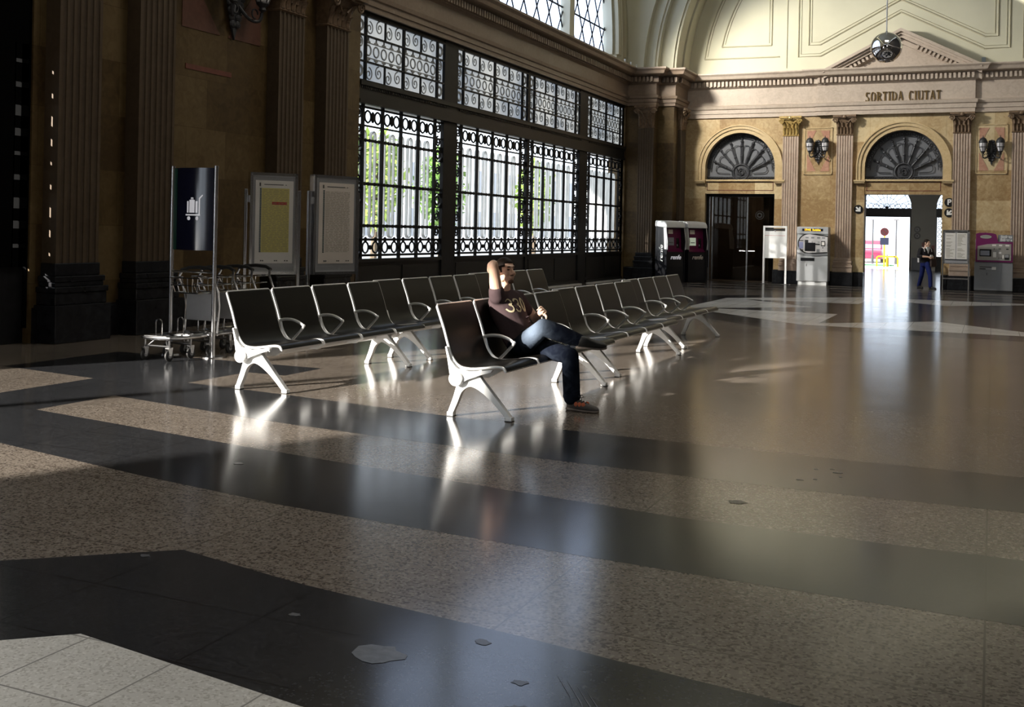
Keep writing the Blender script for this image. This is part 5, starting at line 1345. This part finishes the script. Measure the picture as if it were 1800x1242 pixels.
class Head:
    def __init__(s, c, F, U, k=1.0):
        s.c = Vector(c); s.F = Vector(F).normalized(); U = Vector(U); s.R = s.F.cross(U).normalized(); s.U = s.R.cross(s.F).normalized(); s.k = k
        s.rot = Matrix((s.F, s.R, s.U)).transposed()
    def p(s, f, r, u): return s.c+(s.F*f+s.R*r+s.U*u)*s.k
    def e(s, mb, p, r, n=16): mb.ell(s.p(*p), tuple(q*s.k for q in r), rot=s.rot, n=n)
    def skull(s, mb):
        s.e(mb, (-0.012, 0, 0.030), (0.095, 0.076, 0.088), 24); s.e(mb, (0.030, 0, -0.030), (0.060, 0.060, 0.085), 20)
        s.e(mb, (0.058, 0, -0.098), (0.030, 0.032, 0.022)); s.e(mb, (0.078, 0, 0.034), (0.018, 0.055, 0.013))
        for q in (-1, 1):
            s.e(mb, (0.060, q*0.038, -0.028), (0.026, 0.022, 0.026)); s.e(mb, (-0.010, q*0.078, -0.006), (0.019, 0.010, 0.032)); s.e(mb, (0.0, q*0.050, -0.065), (0.045, 0.018, 0.03))
        mb.capsule(s.p(0.088, 0, 0.022), s.p(0.112, 0, -0.026), 0.009*s.k, 0.0135*s.k); s.e(mb, (0.098, 0.012, -0.032), (0.012, 0.010, 0.009)); s.e(mb, (0.098, -0.012, -0.032), (0.012, 0.010, 0.009))
        s.e(mb, (0.086, 0, -0.058), (0.010, 0.024, 0.006)); s.e(mb, (0.084, 0, -0.070), (0.010, 0.021, 0.007))
    def eyes(s, root):
        mb = MB()
        for q in (-1, 1): s.e(mb, (0.083, q*0.031, 0.008), (0.008, 0.015, 0.0055), 10)
        mb.build('eyes', HAIR, root, smooth=True)
        mb = MB()
        for q in (-1, 1): s.e(mb, (0.092, q*0.032, 0.034), (0.007, 0.021, 0.005), 10)
        mb.build('eyebrows', HAIR, root, smooth=True)
    def hair(s, root):
        mb = MB(); s.e(mb, (-0.018, 0, 0.036), (0.101, 0.082, 0.094), 36)
        dead = []
        for f in mb.bm.faces:
            d = f.calc_center_median()-s.c; a, b, u = d.dot(s.F)/s.k, d.dot(s.R)/s.k, d.dot(s.U)/s.k
            lim = 0.062 if a > 0.055 else (0.03 if a > 0.03 else (-0.01 if a > -0.02 else -0.075))
            if u < lim: dead.append(f)
        bmesh.ops.delete(mb.bm, geom=dead, context='FACES')
        o = mb.build('hair', HAIR, root, smooth=True); so = o.modifiers.new('thick', 'SOLIDIFY'); so.thickness = 0.012; return o
def hand(mb, wrist, d, n, k=1.0, curl=0.5, thumb=1):
    """palm plus five bent fingers; d = pointing, n = palm normal"""
    w = Vector(wrist); d = Vector(d).normalized(); n = Vector(n); n = (n-d*n.dot(d)).normalized(); s_ = d.cross(n)
    for q in (-0.026, -0.009, 0.009, 0.026): mb.capsule(w+s_*q*0.7*k, w+d*0.085*k+s_*q*k, 0.016*k, 0.0125*k, n=8)
    for i, (q, L) in enumerate(((-0.034, 0.070), (-0.0115, 0.080), (0.0115, 0.075), (0.033, 0.058))):
        p = w+d*0.082*k+s_*q*k; a = 0.25
        for j, f in enumerate((0.45, 0.32, 0.23)):
            a += curl*(0.7+0.25*j); e = p+(d*math.cos(a)+n*math.sin(a)+s_*q*0.8)*L*f*k
            mb.capsule(p, e, (0.0095-0.001*j)*k, (0.0088-0.001*j)*k, n=8); p = e
    p = w+d*0.025*k-s_*0.028*k*thumb
    for j, (L, v) in enumerate(((0.04, d*0.55-s_*thumb*0.75+n*0.35), (0.032, d*0.8-s_*thumb*0.35+n*0.5), (0.026, d*0.85-s_*thumb*0.05+n*0.5))):
        e = p+v.normalized()*L*k; mb.capsule(p, e, (0.0125-0.0012*j)*k, (0.0112-0.0012*j)*k, n=8); p = e
def shoe(parent, heel, d, up, L, sole_m, upper_m, acc_m=None):
    h = Vector(heel); d = Vector(d).normalized(); up = Vector(up); up = (up-d*up.dot(d)).normalized(); s_ = d.cross(up)
    def sec(x, w, z0, z1, n=14):
        out = []
        for k in range(n):
            a = 2*PI*k/n; out.append(h+d*x*L+s_*w*math.cos(a)+up*((z0+z1)/2+(z1-z0)/2*math.copysign(abs(math.sin(a))**0.7, math.sin(a))))
        return out
    m_ = MB(); m_.sweep([sec(x, w, z0, z1) for x, w, z0, z1 in ((0.0, 0.018, 0.03, 0.075), (0.02, 0.034, 0.015, 0.10), (0.12, 0.041, 0.012, 0.118), (0.28, 0.043, 0.012, 0.115), (0.45, 0.045, 0.012, 0.092), (0.62, 0.050, 0.012, 0.076), (0.80, 0.049, 0.012, 0.062), (0.93, 0.036, 0.014, 0.05), (1.0, 0.012, 0.02, 0.036))])
    u = m_.build('shoe', upper_m, parent, smooth=True)
    m_ = MB(); m_.sweep([sec(x, w, 0.0, z1) for x, w, z1 in ((-0.02, 0.024, 0.026), (0.05, 0.041, 0.03), (0.25, 0.043, 0.026), (0.45, 0.044, 0.02), (0.65, 0.053, 0.022), (0.85, 0.050, 0.024), (0.97, 0.034, 0.024), (1.01, 0.014, 0.022))]); m_.build('sole', sole_m, u, smooth=True)
    if acc_m:
        m_ = MB()
        for sd in (-1, 1):
            m_ = MB()
            for x in (0.34, 0.46, 0.58):
                c = h+d*x*L+s_*sd*0.040+up*0.066; m_.ell(c, (0.020, 0.010, 0.022), rot=Matrix((d, s_, up)).transposed(), n=8)
            m_.build('side_panel', acc_m, u, smooth=True)
        m_ = MB()
        for k in range(5):
            x = 0.34+0.08*k; zt = 0.116-0.052*(x-0.3)/0.4
            m_.tube([h+d*x*L-s_*0.022+up*(zt-0.008), h+d*(x+0.02)*L+up*(zt+0.004), h+d*x*L+s_*0.022+up*(zt-0.008)], 0.004, n=5)
        b0 = h+d*0.36*L+up*0.118
        m_.tube([b0, b0+d*0.03+up*0.03, b0+d*0.055+up*0.012, b0+d*0.02], 0.003, n=5); m_.tube([b0, b0+d*0.02+up*0.02+s_*0.03, b0+d*0.05+s_*0.04], 0.003, n=5)
        m_.build('laces', RUBBER, u)
    return u

# ---- the man on the bench
man = thing('person', 'seated man in dark T-shirt printed 330 and jeans, arm raised behind his head', 'person', (-3.95, 9.33, 0.0))
mw = bpy.data.objects.new('tmp', None)
OFF = Vector((-3.95, 9.33, 0.0))
def fin(o): o.location = -OFF; return o                          # geometry below is written in room coordinates
SP = [((-3.99, 9.33, 0.48), 0.11, 0.165, -0.05), ((-4.02, 9.33, 0.55), 0.135, 0.182, -0.08), ((-4.07, 9.325, 0.64), 0.138, 0.178, -0.12), ((-4.12, 9.32, 0.74), 0.132, 0.176, -0.18), ((-4.165, 9.315, 0.84), 0.135, 0.19, -0.25),
      ((-4.195, 9.31, 0.92), 0.128, 0.20, -0.28), ((-4.205, 9.31, 0.985), 0.10, 0.185, -0.28), ((-4.205, 9.305, 1.025), 0.072, 0.10, -0.28), ((-4.205, 9.30, 1.045), 0.058, 0.06, -0.28)]
hd = Head((-4.185, 9.285, 1.218), (0.86, -0.48, 0.10), (-0.10, 0.03, 1), 1.03)
sh_r, el_r, wr_r = (-4.20, 9.135, 0.985), (-4.185, 9.005, 1.285), (-4.30, 9.18, 1.225)
sh_l, el_l, wr_l = (-4.155, 9.50, 0.955), (-4.02, 9.64, 0.755), (-3.90, 9.49, 0.835)
hip_r, kn_r, an_r = (-3.97, 9.225, 0.535), (-3.685, 9.03, 0.735), (-3.43, 9.25, 0.615)
hip_l, kn_l, an_l = (-3.97, 9.43, 0.525), (-3.475, 9.165, 0.475), (-3.42, 9.085, 0.12)
m = MB()
loft(m, [(c, a*0.88, b*0.9, y) for c, a, b, y in SP])
hd.skull(m); m.capsule((-4.205, 9.30, 1.02), hd.p(-0.03, 0, -0.06), 0.062, 0.056)
m.chain([sh_r, (-4.195, 9.075, 1.12), el_r], [0.062, 0.056, 0.042]); m.ell(el_r, 0.043); m.chain([el_r, (-4.235, 9.08, 1.27), wr_r], [0.043, 0.044, 0.029])
hand(m, wr_r, (-0.05, 1, 0.0), (0.9, 0.1, 0.1), 1.05, 0.35)
m.chain([sh_l, el_l], [0.06, 0.043]); m.chain([el_l, wr_l], [0.043, 0.029])
hand(m, wr_l, (0.55, -0.75, 0.30), (-0.35, -0.45, -0.5), 1.08, 0.55, thumb=-1)
m.chain([hip_r, kn_r, an_r], [0.09, 0.06, 0.04]); m.chain([hip_l, kn_l, an_l], [0.09, 0.06, 0.04])
body = fin(soft(m.build('body', SKIN, man), 0.0055, 5))
for fn_ in (hd.eyes, hd.hair):
    before = set(man.children); fn_(man)
    for o in set(man.children)-before: fin(o)
m = MB(); hd.e(m, (0.066, 0, -0.100), (0.028, 0.030, 0.022)); hd.e(m, (0.088, 0, -0.047), (0.007, 0.024, 0.004))
fin(m.build('beard', BEARD, man, smooth=True))
m = MB(); loft(m, SP)
m.capsule(sh_r, (-4.198, 9.11, 1.035), 0.078, 0.074); m.capsule((-4.20, 9.22, 0.95), sh_r, 0.085, 0.078); m.capsule((-4.19, 9.40, 0.955), sh_l, 0.085, 0.075); m.capsule(sh_l, (-4.09, 9.565, 0.84), 0.075, 0.068)
for k in range(5): m.capsule((-4.02-0.02*k, 9.16+0.01*k, 0.60+0.03*k), (-3.92-0.012*k, 9.36, 0.60+0.05*k), 0.012, 0.010)
shirt = fin(soft(m.build('t_shirt', SHIRT, man), 0.010, 5))
def glyph(mb, ch, y0):
    def P(a, b):      # a across (+Y), b up the chest
        return (-4.02-0.42*(b)+(-0.02), y0+a*0.80, 0.905+b*0.80)
    if ch == '3': pts = [(-0.038, 0.045), (-0.02, 0.066), (0.012, 0.068), (0.032, 0.05), (0.026, 0.018), (0.0, 0.004), (0.03, -0.008), (0.038, -0.04), (0.016, -0.068), (-0.018, -0.068), (-0.038, -0.045)]
    else: pts = [(0.034*math.cos(a), 0.068*math.sin(a)) for a in [2*PI*k/16+0.01 for k in range(17)]]
    mb.tube([P(p.x, p.y) for p in bez(pts, 4)], 0.0115, n=8, flat=0.5)
m = MB()
for ch, y0 in (('3', 9.185), ('3', 9.272), ('0', 9.358)): glyph(m, ch, y0)
num = fin(m.build('shirt_number', PRINT, man)); sw = num.modifiers.new('wrap', 'SHRINKWRAP'); sw.target = shirt; sw.wrap_method = 'PROJECT'; sw.use_project_x = True; sw.use_negative_direction = True; sw.use_positive_direction = True; sw.offset = 0.003
DENIM = mk_denim('blue_denim', (0.0045, 0.0065, 0.013), (0.13, 0.165, 0.22), (-3.80, 8.99, 0.72), 0.24)
m = MB(); loft(m, [((-3.985, 9.33, 0.455), 0.10, 0.15, 0), ((-4.0, 9.33, 0.50), 0.14, 0.19, 0), ((-4.025, 9.33, 0.57), 0.142, 0.19, 0), ((-4.035, 9.33, 0.60), 0.14, 0.186, 0)])
def mid(a, b, t): return tuple(a[i]+(b[i]-a[i])*t for i in range(3))
for h_, k_, a_ in ((hip_r, kn_r, an_r), (hip_l, kn_l, an_l)):
    m.chain([h_, mid(h_, k_, 0.5), k_], [0.105, 0.092, 0.078]); m.ell(k_, 0.079); m.chain([k_, mid(k_, a_, 0.45), a_], [0.080, 0.080, 0.078 if a_ is an_l else 0.062])
for k in range(5):                                               # folds
    t = 0.25+0.16*k; c = mid(kn_l, an_l, t); m.torus(c, 0.066, 0.010, 'Z', 16, 6, sy=1.0) if k % 2 == 0 else m.ell((c[0]-0.03, c[1]-0.035, c[2]), (0.04, 0.03, 0.02), n=8)
m.torus(mid(kn_l, an_l, 0.98), 0.072, 0.014, 'Z', 16, 6)
fin(soft(m.build('jeans', DENIM, man), 0.010, 4))
SHOE = mk('dark_grey_shoe', (0.06, 0.05, 0.045), 0.7, var=0.2, scale=20); SOLE = mk('grey_brown_sole', (0.16, 0.13, 0.11), 0.8, var=0.15, scale=20); ORG = mk('orange_panel', (0.50, 0.12, 0.05), 0.7)
fin(shoe(man, (-3.465, 9.095, 0.0), (0.97, -0.12, 0), (0, 0, 1), 0.31, SOLE, SHOE, ORG))
fin(shoe(man, (-3.44, 9.235, 0.545), (0.80, 0.58, -0.02), (0.15, -0.35, 1), 0.28, SOLE, RUBBER))
m = MB(); m.tube([(-4.0, 9.155, 0.60), (-3.905, 9.22, 0.585), (-3.88, 9.33, 0.58), (-3.905, 9.44, 0.585)], 0.014, n=6); fin(m.build('belt', RUBBER, man))
# bag in his lap
bag = thing('shoulder_bag', 'small shiny black bag resting in the seated man\'s lap', 'bag', (-3.83, 9.33, 0.66))
GLOSSB = mk('glossy_black', (0.012, 0.012, 0.013), 0.18)
m = MB(); m.box((0, 0, 0), (0.13, 0.16, 0.11), rz=0.3); m.build('body', GLOSSB, bag, bevel=0.02)
m = MB(); m.lathe([(0.0, 0.06), (0.034, 0.06), (0.036, 0.11), (0.0, 0.11)], (0.0, 0.0, 0.0), 16, 'X'); m.build('round_pocket', GLOSSB, bag, smooth=True)
m = MB(); m.box((-0.02, -0.085, 0.03), (0.03, 0.008, 0.02), rz=0.3); m.ell((0.02, -0.085, 0.01), 0.01, n=8); m.build('clasp', CHROME, bag)
m = MB(); m.tube([(-0.05, -0.06, 0.05), (-0.13, -0.12, 0.02), (-0.20, -0.16, -0.02)], 0.008, n=6); m.build('strap', RUBBER, bag)

# ---- the man walking in through the doorway
wm = thing('person', 'man in a dark sweater and blue jeans walking through the open doorway with a bag', 'person', (-1.95, 37.1, 0.0))
OFF = Vector((-1.95, 37.1, 0.0))
Y9 = -0.9
SW = [((-1.97, 37.12, 0.78), 0.105, 0.15, Y9), ((-1.97, 37.12, 0.88), 0.115, 0.155, Y9), ((-1.96, 37.11, 1.0), 0.115, 0.155, Y9), ((-1.955, 37.11, 1.12), 0.12, 0.175, Y9), ((-1.95, 37.10, 1.22), 0.115, 0.19, Y9), ((-1.945, 37.10, 1.295), 0.085, 0.165, Y9), ((-1.94, 37.10, 1.335), 0.06, 0.075, Y9)]
h2 = Head((-1.915, 37.07, 1.465), (0.86, -0.5, -0.03), (0.03, 0, 1), 0.98)
fd = Vector((math.cos(Y9), math.sin(Y9), 0)); rt = Vector((fd.y, -fd.x, 0))     # forward and his right hand side
cc = Vector((-1.95, 37.10, 0))
def bp(f, r, z): return cc+fd*f+rt*r+Vector((0, 0, z))
m = MB(); loft(m, [(c, a*0.85, b*0.88, y) for c, a, b, y in SW]); h2.skull(m); m.capsule((-1.94, 37.10, 1.31), h2.p(-0.03, 0, -0.06), 0.055, 0.05)
A1 = [bp(-0.01, 0.19, 1.25), bp(0.0, 0.27, 1.04), bp(0.22, 0.10, 1.03)]; A2 = [bp(-0.01, -0.19, 1.25), bp(0.03, -0.26, 1.03), bp(0.23, -0.07, 1.02)]
for A in (A1, A2): m.chain(A, [0.052, 0.042, 0.028])
hand(m, A1[2], fd*0.5-rt*0.8, -fd*0.2+Vector((0, 0, -0.6)), 0.95, 0.5); hand(m, A2[2], fd*0.5+rt*0.8, -fd*0.2+Vector((0, 0, -0.6)), 0.95, 0.5, thumb=-1)
LR = [Vector((-2.03, 37.17, 0.80)), Vector((-2.07, 37.20, 0.43)), Vector((-2.16, 37.42, 0.09))]; LL = [Vector((-1.90, 37.06, 0.80)), Vector((-1.80, 36.92, 0.43)), Vector((-1.78, 36.84, 0.09))]
for A in (LR, LL): m.chain(A, [0.075, 0.05, 0.036])
fin(soft(m.build('body', SKIN, wm), 0.0075, 3))
for fn_ in (h2.eyes, h2.hair):
    before = set(wm.children); fn_(wm)
    for o in set(wm.children)-before: fin(o)
KNIT = mk('black_knit', (0.010, 0.009, 0.012), 0.9, var=0.2, scale=8)
m = MB(); loft(m, SW[:-1])
for A in (A1, A2): m.chain([A[0], A[1], A[1]+(A[2]-A[1])*0.35], [0.068, 0.058, 0.05]); m.capsule(cc+Vector((0, 0, 1.2)), A[0], 0.09, 0.07)
fin(soft(m.build('sweater', KNIT, wm), 0.011, 3))
m = MB(); m.prism([(-0.055, 1.345), (0.055, 1.345), (0.035, 1.24), (0.0, 1.13), (-0.035, 1.24)], lambda a, b, q: tuple(bp(q-0.03*(1.34-b)/0.2 if False else q, a, b)), 0.085, 0.128)
for s in (-1, 1): m.capsule(bp(0.02, s*0.06, 1.33), bp(0.09, s*0.025, 1.27), 0.018, 0.014)
fin(m.build('shirt_collar', WHITE, wm))
m = MB(); loft(m, [((-1.97, 37.12, 0.72), 0.10, 0.14, Y9), ((-1.97, 37.12, 0.80), 0.115, 0.155, Y9), ((-1.97, 37.12, 0.86), 0.11, 0.15, Y9)])
for A in (LR, LL): m.chain(A, [0.09, 0.07, 0.06])
fin(soft(m.build('jeans', mk_denim('mid_blue_denim', (0.015, 0.022, 0.10), (0.06, 0.08, 0.22), (0, 0, 0), 0.1), wm), 0.011, 3))
fin(shoe(wm, LR[2]+Vector((-0.04, 0.05, -0.09)), (0.6, -0.8, 0), (0, 0, 1), 0.27, RUBBER, RUBBER)); fin(shoe(wm, LL[2]+Vector((-0.03, 0.05, -0.09)), (0.75, -0.65, 0), (0, 0, 1), 0.27, RUBBER, RUBBER))
for s in (-1, 1):
    m = MB(); m.tube([bp(-0.10, s*0.12, 1.28), bp(-0.02, s*0.125, 1.335), bp(0.09, s*0.13, 1.28), bp(0.125, s*0.13, 1.19)], 0.018, n=6, flat=0.5); fin(m.build('pack_strap', PALEP, wm))
bk = thing('backpack', 'dark backpack with a pale pocket worn by the walking man', 'backpack', tuple(bp(-0.17, 0, 1.02)), Y9)
m = MB(); m.box((0, 0, 0), (0.13, 0.26, 0.40)); m.build('body', KNIT, bk, bevel=0.04)
m = MB(); m.box((-0.02, -0.135, -0.10), (0.08, 0.02, 0.16)); m.build('side_pocket', PALEP, bk, bevel=0.008)
hb = thing('hand_bag', 'dark brown bag held at the walking man\'s waist', 'bag', tuple(bp(0.22, -0.12, 0.84)), Y9)
m = MB(); m.box((0, 0, 0), (0.08, 0.20, 0.26)); m.build('body', mk('dark_brown_leather', (0.035, 0.02, 0.016), 0.5), hb, bevel=0.025)
m = MB(); m.tube([(0, -0.06, 0.12), (0.0, -0.03, 0.18), (0, 0.03, 0.18), (0, 0.06, 0.12)], 0.008, n=5); m.build('handle', RUBBER, hb)
m = MB(); pp = bp(0.29, 0.0, 1.06); m.box((0, 0, 0), (0.03, 0.08, 0.07), rz=Y9); tag(m.build('paper', WHITE, loc=tuple(pp)), 'small white paper in the walking man\'s hands', 'paper')

# ================================================================= CAMERA
cam = bpy.data.cameras.new('camera'); co = bpy.data.objects.new('camera', cam); COL.objects.link(co)
cam.sensor_width = 36.0; cam.lens = 38.0; cam.shift_y = -(621.0-405.1)/1800.0; cam.clip_end = 500
yaw = math.atan2(845, 1900)
co.matrix_world = Matrix.Translation((0, 0, 1.6)) @ Matrix.Rotation(yaw, 4, 'Z') @ Matrix.Rotation(PI/2, 4, 'X') @ Matrix.Rotation(0.02, 4, 'Z')
sc.camera = co

# ================================================================= LIGHT
w = bpy.data.worlds.new('sky'); sc.world = w; w.use_nodes = True
bg = w.node_tree.nodes['Background']; bg.inputs['Color'].default_value = (0.80, 0.89, 1.0, 1); bg.inputs['Strength'].default_value = 3.0
def lamp(name, kind, loc, target, energy, col=(1, 1, 1), size=1.0, size_y=None, spec=1.0, spot=None, blend=0.5):
    l = bpy.data.lights.new(name, kind); l.energy = energy; l.color = col; l.specular_factor = spec
    if kind == 'AREA':
        l.shape = 'RECTANGLE'; l.size = size; l.size_y = size_y or size
    elif kind == 'SPOT':
        l.spot_size = spot; l.spot_blend = blend; l.shadow_soft_size = size
    o = bpy.data.objects.new(name, l); COL.objects.link(o); o.location = loc
    o.rotation_euler = (Vector(target)-Vector(loc)).to_track_quat('-Z', 'Y').to_euler()
    return o
AZ, EL = math.radians(26), math.radians(14.8)
l = bpy.data.lights.new('sun', 'SUN'); l.energy = 21.0; l.angle = math.radians(0.9); l.color = (1.0, 0.94, 0.85)
so = bpy.data.objects.new('sun', l); COL.objects.link(so); so.location = (-30, -30, 20)
so.rotation_euler = Vector((math.sin(AZ)*math.cos(EL), math.cos(AZ)*math.cos(EL), -math.sin(EL))).to_track_quat('-Z', 'Y').to_euler()
# added spot strengthening the lunette light on the end wall
lamp('lunette_light', 'SPOT', (-11.0, 30.5, 9.2), (-4.8, YW, 5.3), 4600, (1.0, 0.95, 0.84), 0.45, spec=0.15, spot=math.radians(68), blend=0.6)
# added fill lights for the hall, the near floor and the two lobbies
lamp('hall_floor_fill', 'AREA', (-1.0, 17.5, 16.3), (-1.5, 17.5, 0.0), 700, (1.0, 0.93, 0.82), 6.0, 6.0, spec=0.2)  # added overhead fill to lift the floor
lamp('hall_side_fill', 'AREA', (3.8, -7.0, 8.0), (-8.0, 11.0, 1.0), 190, (1.0, 0.95, 0.86), 4.0, 3.0, spec=0.2)  # added side fill, mainly for the timetable posters
lamp('near_floor_fill', 'SPOT', (-1.5, -6.0, 11.0), (-4.8, 4.2, 0.0), 1700, (0.95, 0.97, 1.0), 1.0, spec=0.1, spot=math.radians(34), blend=0.9)  # added fill for the near floor on the left
lamp('vestibule_fill', 'AREA', (-3.2, 50.0, 4.5), (-3.2, 51.0, 0.0), 520, (1.0, 0.96, 0.88), 2.5, 2.5, spec=0.2)  # added fill to lift the vestibule walls
lamp('lobby_fill', 'AREA', (-8.2, 39.5, 3.3), (-8.2, 40.0, 0), 14, (1.0, 0.85, 0.65), 1.5, 1.0, spec=0.2)  # added faint fill behind the glass door
lamp('window_sun', 'SPOT', (-18.0, 27.4, 3.9), (-6.1, 36.4, 1.05), 5000, (1.0, 0.97, 0.92), 0.03, spot=math.radians(9.5), blend=0.3)  # added spot making light patches on the silver machine and notice stand
# added spot in place of sun through the last bay, on to the kiosks
lamp('window_sun', 'SPOT', (-19.0, 27.0, 4.6), (-9.55, 34.75, 1.1), 9000, (1.0, 0.96, 0.9), 0.02, spot=math.radians(10.5), blend=0.1)
sc.view_settings.view_transform = 'Standard'; sc.view_settings.look = 'None'; sc.view_settings.exposure = 0.0
sc.cycles.use_denoising = True; sc.cycles.max_bounces = 7; sc.cycles.diffuse_bounces = 3; sc.cycles.glossy_bounces = 4; sc.cycles.transparent_max_bounces = 12
sc.cycles.sample_clamp_indirect = 4.0
